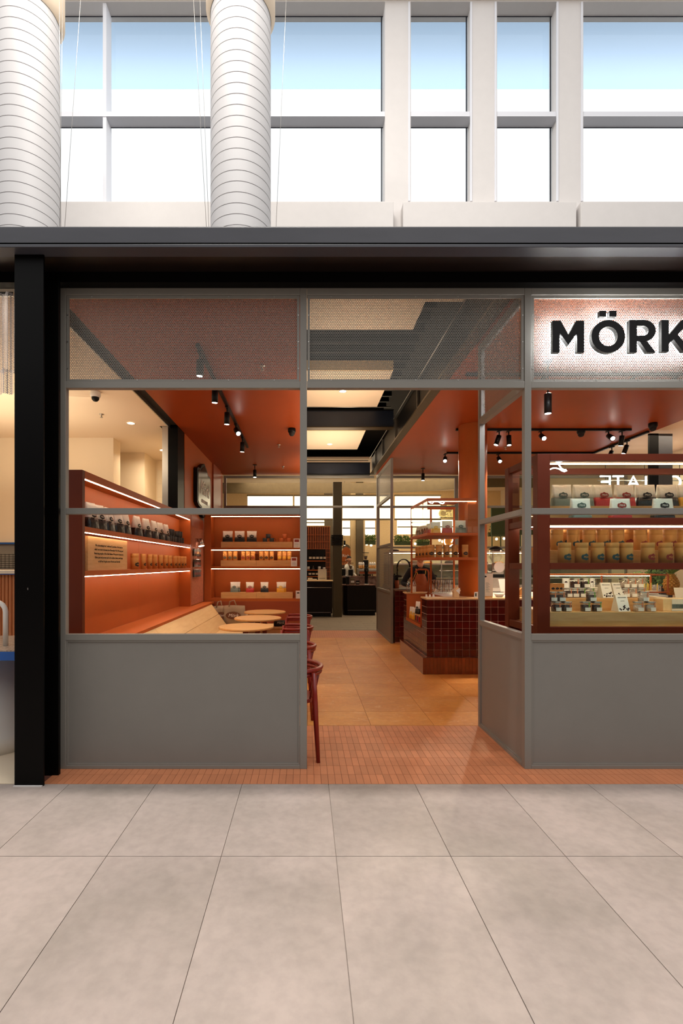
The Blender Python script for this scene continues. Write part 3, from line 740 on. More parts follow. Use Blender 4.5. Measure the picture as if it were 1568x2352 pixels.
for (x,y,lb) in ((-.135,4.0,'nearest the doorway, leg and hoop showing past the grey post'),(-.165,5.02,'second from the doorway'),(-.17,6.5,'third from the doorway'),(-.165,7.85,'farthest, next to the back shelving')):
    place(ch,(x,y,0),0,f'red bentwood armchair {lb}','red armchairs along the cafe tables')
# ================= BAGS ON BENCH =================
def tote(loc,rz,w,h,lb,lean=0,two=True):
    t=thing('tote_bag',lb,'bag',loc,rz)
    vs=[];fs=[];n=9
    for s_ in (-1,1):
        for j in range(6):
            for i in range(n):
                u=i/(n-1)-.5; v=j/5
                th=.05*(1-v*.75)*math.cos(u*PI)**.6 if abs(u)<.5 else 0
                vs.append((u*w*(1+.06*math.sin(v*5)),s_*(th+.004)+lean*v+.012*math.sin(u*9+v*4),v*h*(1-.05*abs(u))+.004))
    for s_ in (0,1):
        for j in range(5):
            for i in range(n-1):
                a=s_*6*n+j*n+i; fs.append((a,a+1,a+n+1,a+n) if s_==0 else (a,a+n,a+n+1,a+1))
    o=6*n
    for j in range(5): fs.append((j*n,(j+1)*n,o+(j+1)*n,o+j*n)); fs.append((j*n+n-1,o+j*n+n-1,o+(j+1)*n+n-1,(j+1)*n+n-1))
    for i in range(n-1): fs.append((i,o+i,o+i+1,i+1)); fs.append((5*n+i,5*n+i+1,o+5*n+i+1,o+5*n+i))
    MB().add(vs,fs,True).build('bag_body','tote',t,local=True)
    MB().tube([(-w*.22,lean-.01,h*.94),(-w*.16,lean-.02,h*1.22),(w*.02,lean-.02,h*1.28),(w*.12,lean-.01,h*.95)],.012,6).build('strap','tote',t,local=True)
    pr=MB().prism([(x,z+h*.48) for x,z in [(w*.33*math.cos(a),h*.2*math.sin(a)) for a in [2*PI*i/18 for i in range(18)]]],-.066,-.058).build('print','tote_print',t,local=True)
    text('print_script','Mörk','ink_white',pr,(0,-.0675,h*.48),w*.2,shear=.35)
    return t
tote((-1.555,8.88,.45),R(28),.30,.33,'cream tote bag with brown print slumped in the bench corner, left of the larger one')
tote((X(536,8.8),8.86,.45),R(-4),.42,.34,'larger cream tote bag with brown oval print on the back bench')
tote((X(578,8.6),8.66,.45),0,.30,.20,'cream tote bag lying low behind the round tables on the back bench')
fb_=thing('folded_bag','black folded bag with white script on the back bench','bag',(X(644,8.6),8.6,.45))
MB().box(-.115,.115,-.08,.08,.0,.095).build('bag_body','black_matte',fb_,local=True,bevel=.02); text('script','Mörk','ink_white',fb_,(0,-.081,.065),.055,shear=.35)
# ================= CREST WALL SIGN =================
sg=thing('crest_sign','black crest-shaped sign with pale script mounted high on the orange wall','sign',(WX+.04,8.95,2.8))
sp=[(8.36+1.16*(x+.5),2.86+.98*(z+.03)) for x,z in [(-.5,-.28),(-.5,.30),(-.44,.34),(-.3,.34),(-.2,.42),(0,.5),(.2,.42),(.3,.34),(.44,.34),(.5,.30),(.5,-.28),(.42,-.33),(.25,-.36),(.1,-.5),(-.1,-.5),(-.25,-.36),(-.42,-.33)]]
MB().prism(sp,WX+.002,WX+.07,'x').build('sign_body','black',sg)
MB().prism([(8.94+(y-8.94)*.9,2.89+(z-2.89)*.9) for y,z in sp],WX+.0701,WX+.075,'x').build('sign_face','sign_face',sg)
text('sign_script','Mörk','white',sg,(WX+.078-(WX+.04),-.01,.10),.36,rot=(PI/2,0,PI/2),shear=.35,ext=.002)
text('sign_script','CHOCOLATE','white',sg,(WX+.078-(WX+.04),-.01,-.13),.09,rot=(PI/2,0,PI/2),ext=.002)
# ================= LIGHT FITTINGS =================
def spot(px,py,lb,track=True,tilt=None,Y_=None,face=None,energy=18,facing=None,col=WW,zl=3.36,cylh=.15,drop=.06):
    Yv=Y_ if Y_ else (zl+cylh/2-H)*F/(HY-py)
    x=X(px,Yv); t=thing('track_spotlight' if track else 'surface_spotlight',lb,'spotlight',(x,Yv,CZ),group='black ceiling spotlights')
    top=CZ-(.035 if track else .0)
    MB().box(x-.02,x+.02,Yv-.05,Yv+.05,top-.015,top-.001).build('adaptor','black',t) if track else MB().cyl((x,Yv,top-.012),.045,.011,16).build('base_plate','black',t)
    MB().tube([(x,Yv,top-.012),(x,Yv,zl+cylh-.004)],.009,8).build('stem','black',t)
    mb=MB().lathe([(.030,0),(.036,.0),(.036,cylh),(.030,cylh+.004)],(0,0,0),20)
    c=mb.build('cylinder','black',t,local=True)
    l=MB().lathe([(.001,-.001),(.029,-.001),(.029,.004)],(0,0,0),18,caps=False).build('lens','lamp_face',t,local=True)
    d=Vector(tilt if tilt else (0,0,-1)).normalized(); q=(-d).to_track_quat('Z','Y')
    base=Vector((0,0,zl+cylh-CZ))+d*(cylh)
    for o in (c,l): o.rotation_euler=q.to_euler(); o.location=base
    wp=t.location+base+d*.012
    light('SPOT','spot_light',wp,energy*(1.9 if x>0 else 1.7),col,wp+d,parent=t,spot_size=R(62),spot_blend=.7,shadow_soft_size=.03)
    return t
def track(x0,x1,y0,y1,lb):
    t=box('lighting_track','black',x0,x1,y0,y1,CZ-.034,CZ-.001,None); tag(t,lb,'track'); return t
track(-1.035,-1.0,4.6,8.6,'black lighting track running back along the left orange ceiling')
for i,(px,Yv) in enumerate(((458,4.72),(493,5.5),(521,6.35),(543,7.15),(558,7.9))):
    til=(.35,-.75,-.6) if i==3 else (-.05,.1,-1)
    spot(X(0,1)*0+CX+(-1.0175)*F/Yv,0,f"black spotlight on the left ceiling track, {['nearest the shopfront','second from the shopfront','third from the shopfront','tilted toward the street','farthest back'][i]}",Y_=Yv,tilt=til,energy=42 if i!=3 else 30)
spot(585,1085,'black surface spotlight alone at the back of the left ceiling',track=False,Y_=10.2,energy=14)
track(2.62-.0,5.36,9.03,9.065,'black lighting track farther back across the right ceiling'); track(2.31,5.0,7.47,7.505,'black lighting track running across above the counter'); track(1.75,4.6,5.30,5.335,'black lighting track nearest the sign, seen through the perforated sheet'); track(5.325,5.36,7.6,9.02,'short black lighting track running front to back at the right ceiling edge')
sp_=[(1022,9.047,'lit black spotlight on the far track left of the orange column',(-.25,-.8,-.55)),(1144,9.047,'lit black spotlight on the far track between column and display',(-.1,-.8,-.6)),
(1146,7.487,'tilted black spotlight beside the orange column, left of a pair',(-.35,0,-1)),(1168,7.487,'black spotlight beside the orange column, right of a pair',(0,-.1,-1)),
(1242,7.487,'bright black spotlight above the left of the display cabinet',(-.1,-.85,-.5)),(1397,7.487,'bright warm spotlight above the middle of the display cabinet',(-.1,-.85,-.5)),(1428,7.487,'unlit looking black spotlight right of the bright warm one',(0,.2,-1)),
(1250,5.317,'black spotlight directly under the first letter of the sign',(-.1,-.8,-.5)),(1457,5.317,'black spotlight under the middle letters of the sign',(.1,-.8,-.5)),(1553,5.317,'black spotlight at the right frame edge under the sign',(-.1,-.8,-.5)),
(1424,8.5,'lower of two tilted black spotlights at the right ceiling edge',(-.4,0,-1)),(1443,8.1,'upper of two tilted black spotlights at the right ceiling edge',(-.4,0,-1))]
for px,Yv,lb,tl_ in sp_:
    if px in (1424,1443): px=CX+5.34*F/Yv
    spot(px,0,lb,Y_=Yv,tilt=tl_,energy=120 if px in(1250,1457) else 85)
spot(1258,0,'long black cylinder spotlight hanging just behind the grey post',Y_=5.0,track=False,energy=20,zl=3.08,cylh=.2)
spot(971,1092,'black surface spotlight before the rear window, left of the column',track=False,Y_=10.6,energy=22); spot(1063,1092,'black surface spotlight close to the left side of the column',track=False,Y_=10.6,energy=22)
def downlight(x,y,z,lb,e=25,col=WARM):
    t=thing('downlight',lb,'downlight',(x,y,z)); MB().lathe([(.062,-.001),(.062,-.006),(.05,-.004)],tuple(t.location),24,caps=False).build('trim_ring','white',t)
    MB().cyl((x,y,z-.004),.05,.003,24).build('lens','lamp_warm',t); light('SPOT','spot_light',(x,y,z-.02),e,col,(x,y,0),parent=t,spot_size=R(110),spot_blend=.8,shadow_soft_size=.05)
downlight(X(787,7.5),7.5,4.2,'round downlight in the middle cream ceiling raft',45); downlight(X(757,10.8),10.8,4.2,'round downlight in the farthest cream ceiling raft',45)
downlight(X(328,7.73)+0,7.2,CZ,'round downlight in the cream ceiling left of the black column',22); downlight(X(160,7.77),7.3,CZ,'round downlight in the cream ceiling at the left window edge',22); downlight(-2.6,8.9,CZ,'small downlight at the back of the cream ceiling',22)
downlight(-5.0,5.2,CZ,'round downlight in the cream ceiling behind the black post',22)
def dome(px,py,lb,m1,m2,z=CZ):
    Yv=(z-.06-H)*F/(HY-py); x=X(px,Yv); t=thing('security_camera',lb,'camera',(x,Yv,z))
    MB().lathe([(.055,0),(.06,-.01),(.06,-.05),(.05,-.07)],tuple(t.location),24).build('housing',m1,t); MB().lathe([(.045,-.07),(.042,-.095),(.025,-.115),(.002,-.12)],tuple(t.location),24,caps=False).build('lens_dome',m2,t)
dome(219,911,'white security camera with dark dome on the cream ceiling','white','black'); dome(670,993,'black security camera on the left orange ceiling','black','black_matte'); dome(1334,995,'black security camera between the bright spotlights above the display','black','black_matte'); dome(1499,981,'black security camera in front of the dark column at upper right','black','black_matte')
def sprinkler(px,py,lb):
    z=CZ; Yv=(z-.03-H)*F/(HY-py); x=X(px,Yv); t=thing('sprinkler',lb,'sprinkler',(x,Yv,z)); MB().lathe([(.03,0),(.028,-.008),(.008,-.01),(.008,-.045)],tuple(t.location),14).build('body','steel',t); MB().cyl((x,Yv,z-.05),.02,.003,12).build('deflector','steel',t)
for a in ((233,956,'sprinkler head in the cream ceiling below the white camera'),(640,1025,'sprinkler head in the left orange ceiling near the black camera'),(602,846,'sprinkler head behind the left perforated sheet'),(650,1074,'sprinkler head at the back of the left orange ceiling'),(1161,1030,'sprinkler head beside the orange column'),(1255,845,'sprinkler head behind the sign sheet')): sprinkler(*a)
# ================= ENCLOSURE BEYOND =================
wr=sroot('wall_right',(7.6,8,0)); box('wall_panel','cream',7.6,7.7,3.75,19,0,4.9,wr)
wb=sroot('wall_back',(0,19,0)); box('wall_panel','oak_pale',-9,12,19,19.1,0,4.9,wb)
box('wall_panel','olive',-9,-8.9,11,19,0,4.9,wb)
cf=sroot('ceiling'); box('ceiling_panel','cream_ceiling',-9,12,13.2,18.95,4.4,4.45,cf)
fc=sroot('floor'); box('floor_panel','cream',2.6,12,11.5,19,-.007,.0,fc); box('floor_panel','cream',-9,-2.72,11.5,19,-.007,0,fc); box('floor_panel','plank',-2.7,5.6,15.0,19,-.007,0,fc)
box('floor_panel','orange_wall',3.95,7.55,3.72,11.3,-.007,0,fc)
light('AREA','cafe_ceiling_light',(1.5,15.3,4.35),110,WARM,(1.5,15.3,0),shape='RECTANGLE',size=7,size_y=1.2)
light('AREA','cafe_ceiling_light',(2.0,12.6,4.3),26,WARM,(2.0,12.8,0),shape='RECTANGLE',size=5,size_y=1)
light('AREA','room_light',(6.5,9,3.8),45,WW,(6.4,9.2,0),shape='RECTANGLE',size=1.6,size_y=2)
# curved fascia with lightboxes
fs_=thing('curved_bulkhead','olive metal bulkhead running above the glowing lightboxes of the far cafe','bulkhead',(1,15.9,3.9))
pts=[]; 
for i in range(25):
    x=-3+.5*i; pts.append((x,3.87+(.0 if x<2 else .10*(1-math.cos((x-2)*.7)))))
lo=[(x,z) for x,z in pts]; hi=[(x,z+.33) for x,z in pts]
MB().prism(lo+hi[::-1],15.9,16.0).build('bulkhead_face','beige_metal',fs_)
box('bulkhead_cove','lightbox',-2.0,4.3,15.95,15.99,3.84,3.86,fs_) if 0 else None
for i,(a,b) in enumerate(((568,672),(676,694),(696,764),(787,900),(908,1012))):
    t=thing('lightbox',f"glowing warm white lightbox panel, {ORD[i]} from the left in the far cafe row",'lightbox',(X((a+b)/2,16),16,3.05),group='glowing lightboxes of the far cafe')
    box('diffuser','lightbox',X(a,16),X(b,16),16.05,16.1,3.06,3.78,t); box('frame','beige_metal',X(a-1.5,16),X(b+1.5,16),16.03,16.12,3.79,3.83,t); box('frame','beige_metal',X(a-1.5,16),X(b+1.5,16),16.03,16.12,3.0,3.05,t)
for i,(a,b,c_,d) in enumerate(((640,745,1194,1207),(786,805,1196,1230),(838,861,1196,1230),(912,990,1194,1227),(993,1042,1194,1226))):
    t=thing('lightbox',f"small glowing panel low behind the far cafe counter, {ORD[i]} from the left",'lightbox',(X((a+b)/2,18),18,2.6),group='lower glowing panels of the far cafe')
    box('diffuser','lightbox',X(a,18),X(b,18),18.0,18.05,Z(d,18),Z(c_,18),t); zz=Z((c_+d)/2,18); box('frame','beige_metal',X(a,18),X(b,18),17.97,17.995,zz-.02,zz+.02,t)
for a,b,lb,Yv,m in ((805,817,'pale frame post left of the dark far pillar',17,'oak_pale'),(818,834,'tall dark pillar standing between two pale posts in the far cafe',16.9,'taupe'),(834,838,'pale frame post right of the dark far pillar',17,'oak_pale'),(765,785,'dark square pillar between the two dark cabinets of the rear doorway',14.25,'olive'),(745,764,'grey-brown pillar partly hidden behind the near dark pillar',17.2,'taupe')):
    t=thing('pillar',lb,'pillar',(X((a+b)/2,Yv),Yv,0)); box('shaft',m,X(a,Yv),X(b,Yv),Yv,Yv+.25,0,4.4 if Yv>15 else 3.95,t,bevel=.006)
    if Yv<15:
        for k in range(7): box('band','black_steel',X(761,Yv),X(788,Yv),Yv-.03,Yv+.28,2.10+.045*k,2.125+.045*k,t)
# ---- left dark cabinet and slatted shelving ----
lc=thing('serving_cabinet','dark wood cabinet with brass rail left of the rear pillar','cabinet',(-.5,14.5,0))
box('body','dark_brown',-1.9,X(763,14.3),14.3,14.9,.10,1.04,lc); box('plinth','black',-1.88,X(760,14.3),14.34,14.9,0,.10,lc); box('top','oak_pale',-1.92,X(766,14.3),14.27,14.93,1.04,1.065,lc,bevel=.003)
MB().tube([(-1.8,14.24,.86),(X(761,14.24),14.24,.86)],.010,8).build('brass_rail','chrome',lc); box('trim','steel',-1.9,X(759,14.3),14.292,14.299,.125,.135,lc)
rc=thing('serving_cabinet','dark wood cabinet with rounded corner right of the rear pillar','cabinet',(1.6,15,0))
x0,x1=X(788,14.7),X(862,14.7)
pl=[(x0+.12,14.7),(x1,14.7),(x1,15.3),(x0,15.3),(x0,14.85),(x0+.03,14.76)]
MB().prism(pl,.13,.90,'z').build('body','dark_brown',rc); MB().prism([(x*.98+.035,y+.04) for x,y in pl],0,.13,'z').build('plinth','black',rc); MB().prism([(x+(.01 if x>1.6 else -.01),y-.015) for x,y in pl],.90,.925,'z').build('top','marble_red',rc)
box('trim','steel',x0+.13,x1-.01,14.692,14.699,.155,.162,rc)
sh=thing('slatted_shelf','terracotta slatted shelving with dark back behind the left cabinet','shelving',(.2,15.5,1.06))
sx0,sx1=-1.2,X(759,15.3); zt_=Z(1208,15.3)
box('back_panel','black_matte',sx0,sx1,15.62,15.64,0,zt_,sh); box('top_board','oak',sx0,sx1,15.3,15.64,zt_-.02,zt_,sh)
pp=None
for i in range(34):
    x=sx1-.02-.055*i
    if x<-.95: break
    if pp is None: pp=MB().box(0,.028,0,.02,0,zt_-.02-2.03).build('slat','orange_edge',sh,local=True)
    o=pp if i==0 else pp.copy()
    if i: COL.objects.link(o)
    o.location=Vector((x-.028,15.3,2.03))-Vector(sh.location)
for z in (2.03,2.25,2.47): box('rail','orange_edge',sx0,sx1,15.29,15.30,z-.012,z+.0,sh)
for x in (sx1-.02,sx1-.075,sx1-.13): box('side_slat','orange_edge',x-.018,x,15.3,15.32,1.0,2.03,sh)
for k in range(6): box('side_rail','orange_edge',sx1-.15,sx1,15.285,15.299,1.15+.15*k,1.16+.15*k,sh)
for z in (1.66,1.37,1.17): box('shelf','orange_wall',sx0,sx1-.16,15.32,15.62,z-.03,z,sh)
def pack(x,y,z,lb,gr,w=.095,h=.19):
    t=thing('coffee_packet',lb,'packet',(x,y,z),group=gr); MB().box(-w/2,w/2,-.03,.03,0,h).build('body','black',t,local=True,bevel=.004); MB().box(-w/2+.004,w/2-.004,-.034,-.031,h*.28,h*.62).build('label_patch','cream_paper',t,local=True)
for i in range(5):
    pack(X(714+8.2*i,15.4)-.02,15.4,1.66,f"dark coffee packet, {ORD[i]} from the left on the top far shelf",'dark coffee packets in the slatted shelving')
    pack(X(713+8.2*i,15.4)-.02,15.4,1.17,f"dark coffee packet, {ORD[i]} from the left on the lower far shelf",'dark coffee packets in the slatted shelving',h=.16)
for i,(px,m) in enumerate(((708,'white'),(719,'glass_bottle'),(733,'white'),(744,'white'))):
    t=thing('carafe' if i==1 else 'canister',['white box at the left of the middle far shelf','small glass coffee server on the middle far shelf','narrow white canister on the middle far shelf','short white cup on the middle far shelf'][i],'container',(X(px,15.42),15.42,1.37))
    MB().lathe([(.04,0),(.045,.03),(.02,.08),(.03,.13)] if i==1 else [(.04,0),(.042,.07+.03*(i!=3)),(.03,.075+.03*(i!=3))],(0,0,0),14).build('body',m,t,local=True)
t=thing('menu_card','cream menu card standing on the left dark cabinet','card',(X(740,14.6),14.6,1.065)); MB().prism([(0,0),(.012,0),(.05,.33),(.045,.33)],-.13,.13,'x').build('card','cream_paper',t,local=True)
MB().box(-.09,.09,-.004,-.001,.05,.06).build('print_lines','print_grey',t,local=True)
for i,(px,lb) in enumerate(((712,'lower stack of cream napkins on the left dark cabinet'),(722,'small cream napkin pile on the left dark cabinet'))):
    t=thing('napkin_stack',lb,'napkins',(X(px,14.6),14.6,1.065)); [MB().box(-.07,.07,-.05,.05,.014*k,.013+.014*k).build('napkin','cream_paper',t,local=True) for k in range(5-2*i)]
# ---- right cabinet goods ----
tw=thing('coffee_tap','tall black coffee dispensing tower with steel foot on the right dark cabinet','tap',(X(841,14.95),14.95,.925))
MB().lathe([(.085,0),(.085,.012),(.06,.02)],(0,0,0),20).build('foot','steel',tw,local=True); MB().lathe([(.052,.02),(.052,.36),(.07,.40),(.07,.47),(.045,.52),(.03,.56),(.03,.60)],(0,0,0),20).build('tower','black',tw,local=True)
MB().tube([(0,-.05,.44),(0,-.13,.42),(0,-.14,.36)],.012,8).build('spout','black',tw,local=True)
for px,w_,h_,m,lb in ((809,.12,.19,'taupe','small taupe box standing on the right dark cabinet'),(821,.11,.12,'black','small black box left of the coffee tower'),(798,.10,.24,'black','black terminal stand with flat screen on the right dark cabinet')):
    t=thing('counter_box',lb,'box',(X(px,14.95),14.95,.925)); MB().box(-w_/2,w_/2,-.05,.05,0,h_).build('body',m,t,local=True,bevel=.006)
    if h_>.2: MB().box(-.13,.10,-.09,.05,h_,h_+.03).build('screen','steel',t,local=True)
    else: MB().box(-w_/2+.01,w_/2-.01,-.053,-.0501,h_*.3,h_*.6).build('label_patch','white' if m=='taupe' else 'steel',t,local=True)
em_=thing('espresso_machine','long chrome and wood espresso machine behind the right dark cabinet','coffee machine',(X(842,15.8),15.8,0))
box('bench_body','dark_brown',X(786,15.7),X(866,15.7),15.6,16.0,0,1.12,em_); box('bench_top','marble_red',X(786,15.7),X(866,15.7),15.55,16.02,1.12,1.17,em_)
box('splash','marble_red',X(802,15.6),X(864,15.6),15.56,15.6,.80,1.11,em_)
box('body','steel',X(822,15.8),X(864,15.8),15.65,15.98,1.22,1.38,em_,bevel=.02); box('wood_panel','leather',X(824,15.8),X(862,15.8),15.63,15.649,1.24,1.31,em_); box('cup_rail','chrome',X(821,15.8),X(864,15.8),15.66,15.98,1.385,1.41,em_)
for i in range(4): MB().cyl((X(826+10*i,15.7),15.8,1.17),.015,.05,8).build('foot','black',em_)
for i,px in enumerate((825,829,834,850,855,860)):
    t=thing('paper_cup',f'tan and white takeaway cup stack, {ORD[i]} from the left on the far espresso machine','cup',(X(px,15.8),15.8,1.411),group='takeaway cups on the far espresso machine'); MB().lathe([(.026,0),(.032,.10)],(0,0,0),14).build('lower_band','kraft',t,local=True); MB().lathe([(.032,.10),(.034,.17),(.025,.18),(.02,.20)],(0,0,0),14).build('upper_band','white',t,local=True)
def grinder(x,y,z,s,lb):
    t=thing('coffee_grinder',lb,'grinder',(x,y,z)); t.scale=(s,)*3
    MB().box(-.09,.09,-.1,.1,0,.26).build('body','black',t,local=True,bevel=.02); MB().lathe([(.05,.26),(.05,.30),(.11,.50),(.11,.52)],(0,0,0),20,caps=False).build('hopper','glass_jar',t,local=True)
    MB().lathe([(.045,.285),(.045,.31),(.075,.41),(.001,.415)],(0,0,0),16).build('beans','choc2',t,local=True); MB().cyl((0,0,.521),.12,.018,20).build('lid','black',t,local=True)
grinder(X(787.5,15.75),15.75,1.17,.85,'black coffee grinder with clear hopper at the far left of the espresso bench'); grinder(X(805,15.75),15.75,1.17,.78,'black coffee grinder with clear hopper standing next to the espresso machine'); grinder(X(841,16.0)+.0,16.16,1.45,.9,'large clear bean hopper rising behind the black coffee tower')
box('hopper_shelf','taupe',X(832,16.1),X(852,16.1),16.05,16.3,1.0,1.449,em_)
sgn=thing('arch_sign','orange arched sign with pale words behind the far grinders','sign',(X(794,17),17,1.6)); 
sp=[(X(785,17),1.45),(X(805,17),1.45),(X(805,17),2.0),(X(802,17),2.10),(X(795,17),2.16),(X(788,17),2.10),(X(785,17),2.0)]
MB().prism(sp,17,17.04).build('board','orange_wall',sgn); text('lettering','Rich','ink_white',sgn,(X(794,17)-sgn.location.x,-.004,.24),.14); text('lettering','one','ink_white',sgn,(X(798,17)-sgn.location.x,-.004,.10),.12)
MB().prism([(x,z+.1) for x,z in sp[2:]],17.05,17.08).build('arch_top','taupe',sgn)
pdl=thing('pendant_lamp','small black cylinder pendant lamp in front of the far taupe pillar','lamp',(X(791,16.8),16.8,2.2)); MB().cyl((0,0,0),.035,.16,14).build('shade','black',pdl,local=True); MB().cyl((0,0,-.004),.03,.003,14).build('lens','lamp_warm',pdl,local=True); MB().tube([(0,0,.16),(0,0,2.2)],.004,5).build('cord','black',pdl,local=True)
# green planting and shelf lamps in the far background
def plant(x,y,z,w,n,lb,r=.10):
    t=thing('hanging_plant',lb,'plant',(x,y,z)); box('planter','green_panel',x-w/2,x+w/2,y-.08,y+.08,z-.05,z+.09,t)
    mb=MB(); rr=random.Random(int(x*100))
    for i in range(n):
        a=rr.uniform(-w/2,w/2); b=rr.uniform(-.1,.1); c_=rr.uniform(.05,.28); d=Vector((rr.uniform(-1,1),rr.uniform(-1,1),rr.uniform(-.6,1))).normalized()*rr.uniform(.05,r); e=d.orthogonal().normalized()*.025
        p=Vector((x+a,y+b,z+c_)); mb.add([tuple(p),tuple(p+d*.5+e),tuple(p+d),tuple(p+d*.5-e)],[(0,1,2,3)])
    o=mb.build('foliage','leaf',t); return t
plant(X(849,17.5),17.5,2.30,.40,260,'green leafy planter seen between the pale posts of the far cafe'); plant(X(926,17.5),17.5,2.28,.62,340,'green leafy planter seen left of the glass display shelves'); plant(X(972,17.9),17.95,2.28,.45,240,'green leafy planter behind the glass display shelves'); plant(X(1150,17.6),17.6,2.6,.9,100,'dark green planter seen through the right return screen')
gp=thing('window_partition','green framed glazed partition seen through the right return screen','partition',(X(1150,15),15,0)); box('top_panel','green_panel',X(1128,15),X(1260,15),15,15.05,2.45,3.3,gp); 
for p in (1130,1150,1172,1195): box('mullion','green_panel',X(p,15)-.012,X(p,15)+.012,15,15.04,.1,2.449,gp)
for z in (1.2,1.85): box('crossbar','green_panel',X(1128,15),X(1200,15),14.99,15.0,z,z+.02,gp)
box('glass_pane','glass_green',X(1128,15)+.02,X(1200,15),15.05,15.06,.1,2.44,gp)
rr=random.Random(3)
for i,(px,py) in enumerate(((842,1250),(848,1248),(852,1252),(928,1247),(953,1249),(1009,1241),(1016,1244),(1025,1241),(1140,1238),(1157,1237),(1204,1225))):
    Yv=18.3; x,z=X(px,Yv),Z(py,Yv); t=thing('globe_lamp',f"tiny glowing lamp far in the background, {['first','second','third','fourth','fifth','sixth','seventh','eighth','ninth','tenth','eleventh'][i]} from the left",'lamp',(x,Yv,z),group='tiny glowing lamps in the far background'); MB().lathe([(.005,-.045),(.035,-.03),(.045,0),(.035,.03),(.005,.045)],(0,0,0),12).build('bulb','lamp_warm',t,local=True); MB().tube([(0,0,.04),(0,0,.5)],.003,4).build('cord','black',t,local=True)
cs=thing('cafe_sign','golden raised cafe lettering on the far wall above the glass display','sign',(X(1030,15.6),15.6,Z(1180,15.6))); text('lettering','Cafe','brass_letter',cs,(0,0,0),.36,ext=.03,bold=.006); text('lettering','The','brass_letter',cs,(.08,0,.22),.16,ext=.03,bold=.004); MB().tube([(-.3,.04,-.12),(.3,.04,-.12)],.01,6).build('bracket','bronze',cs,local=True)
ns=thing('neon_ring','white neon ring sign with hook behind the kraft canisters','neon sign',(X(1032,15.2),15.2,Z(1243,15.2))); MB().tube([(.14*math.cos(a)-.02,0,.16*math.sin(a)) for a in [R(70+250*i/20) for i in range(21)]],.012,6).build('tube','neon',ns,local=True); MB().tube([(.03,0,.08),(.06,0,.12),(.10,0,.10),(.10,0,.02),(.06,0,-.04)],.012,6).build('tube','neon',ns,local=True); MB().box(-.2,.2,.02,.03,-.2,.2).build('back_plate','amber',ns,local=True)
# ================= TILED COUNTER =================
ct=thing('tiled_counter','oxblood tiled service counter with brown tiled plinth right of the aisle','counter',(1.71,6.86,0))
CXe=5.0
box('core','joint_pink',1.718,CXe,6.868,7.2,.23,1.035,ct); box('core','joint_pink',2.055,CXe,7.2,8.5,.23,1.035,ct); box('core','joint_pink',1.718,2.055,8.2,8.5,.23,1.035,ct); box('core','joint_pink',1.718,2.055,7.2,8.2,.23,.63,ct)
box('plinth_core','joint_pink',1.648,CXe,6.808,8.46,0,.225,ct)
nl='orange_wall'
box('niche_lining',nl,1.70,2.05,7.201,8.199,.631,.645,ct); box('niche_lining',nl,2.04,2.054,7.201,8.199,.646,1.058,ct); box('niche_lining',nl,1.70,2.04,7.201,7.213,.646,1.04,ct); box('niche_lining',nl,1.70,2.04,8.187,8.199,.646,1.04,ct)
box('niche_edge',nl,1.695,1.709,7.19,8.21,.60,.645,ct)
tf=MB().box(.0025,.0975,0,.008,.0025,.0975).build('tile','oxblood',ct,local=True); tf.modifiers.new('b','BEVEL').width=.002
ts=MB().box(0,.008,.0025,.0975,.0025,.0975).build('tile','oxblood',ct,local=True); ts.modifiers.new('b','BEVEL').width=.002
k=0
for i in range(16):
    for j in range(8):
        o=tf if k==0 else tf.copy()
        if k: COL.objects.link(o)
        o.location=(0+.1*i,0,.232+.1*j); k+=1
k=0
for i in range(16):
    for j in range(8):
        if 3<=i<=12 and j>=4: continue
        o=ts if k==0 else ts.copy()
        if k: COL.objects.link(o)
        o.location=(0,.008+.1013*i,.232+.1*j); k+=1
mb=MB()
for i in range(16,32):
    for j in range(8): x=1.71+.1*i; mb.box(x+.0015,x+.0985,6.86,6.868,.2335+.1*j,.3305+.1*j)
mb.build('tile','oxblood',ct,kind='stuff')
pf=MB().box(.001,.0485,0,.008,0,.222).build('plinth_tile','brown_tile',ct,local=True); k=0
for i in range(33):
    o=pf if k==0 else pf.copy()
    if k: COL.objects.link(o)
    o.location=(-.07+.0495*i,-.06,.001); k+=1
psd=MB().box(0,.008,.001,.0485,0,.222).build('plinth_tile','brown_tile',ct,local=True)
for i in range(33):
    o=psd if i==0 else psd.copy()
    if i: COL.objects.link(o)
    o.location=(-.07,-.052+.0495*i,.001)
pt=MB().box(.001,.0485,0,.06,0,.008).build('plinth_cap_tile','brown_tile',ct,local=True)
for i in range(33):
    o=pt if i==0 else pt.copy()
    if i: COL.objects.link(o)
    o.location=(-.07+.0495*i,-.06,.223)
pt=MB().box(0,.06,.001,.0485,0,.008).build('plinth_cap_tile','brown_tile',ct,local=True)
for i in range(33):
    o=pt if i==0 else pt.copy()
    if i: COL.objects.link(o)
    o.location=(-.07,.0+.0495*i,.223)
wt=thing('worktop','pale oak and white worktop on the tiled counter','worktop',(3,7.5,1.04))
box('front_board','oak_pale',1.70,CXe,6.85,7.2,1.041,1.06,wt,bevel=.002); box('inner_board','white',2.056,CXe,7.203,8.51,1.041,1.058,wt); box('rear_board','oak_pale',1.70,2.053,8.2,8.51,1.041,1.06,wt,bevel=.002)
# orange round column
oc=thing('round_column','round orange column rising from the counter to the ceiling','column',(2.52,7.35,1.06)); MB().cyl((2.52,7.35,1.061),.205,CZ-1.062,40).build('shaft','orange_wall',oc)
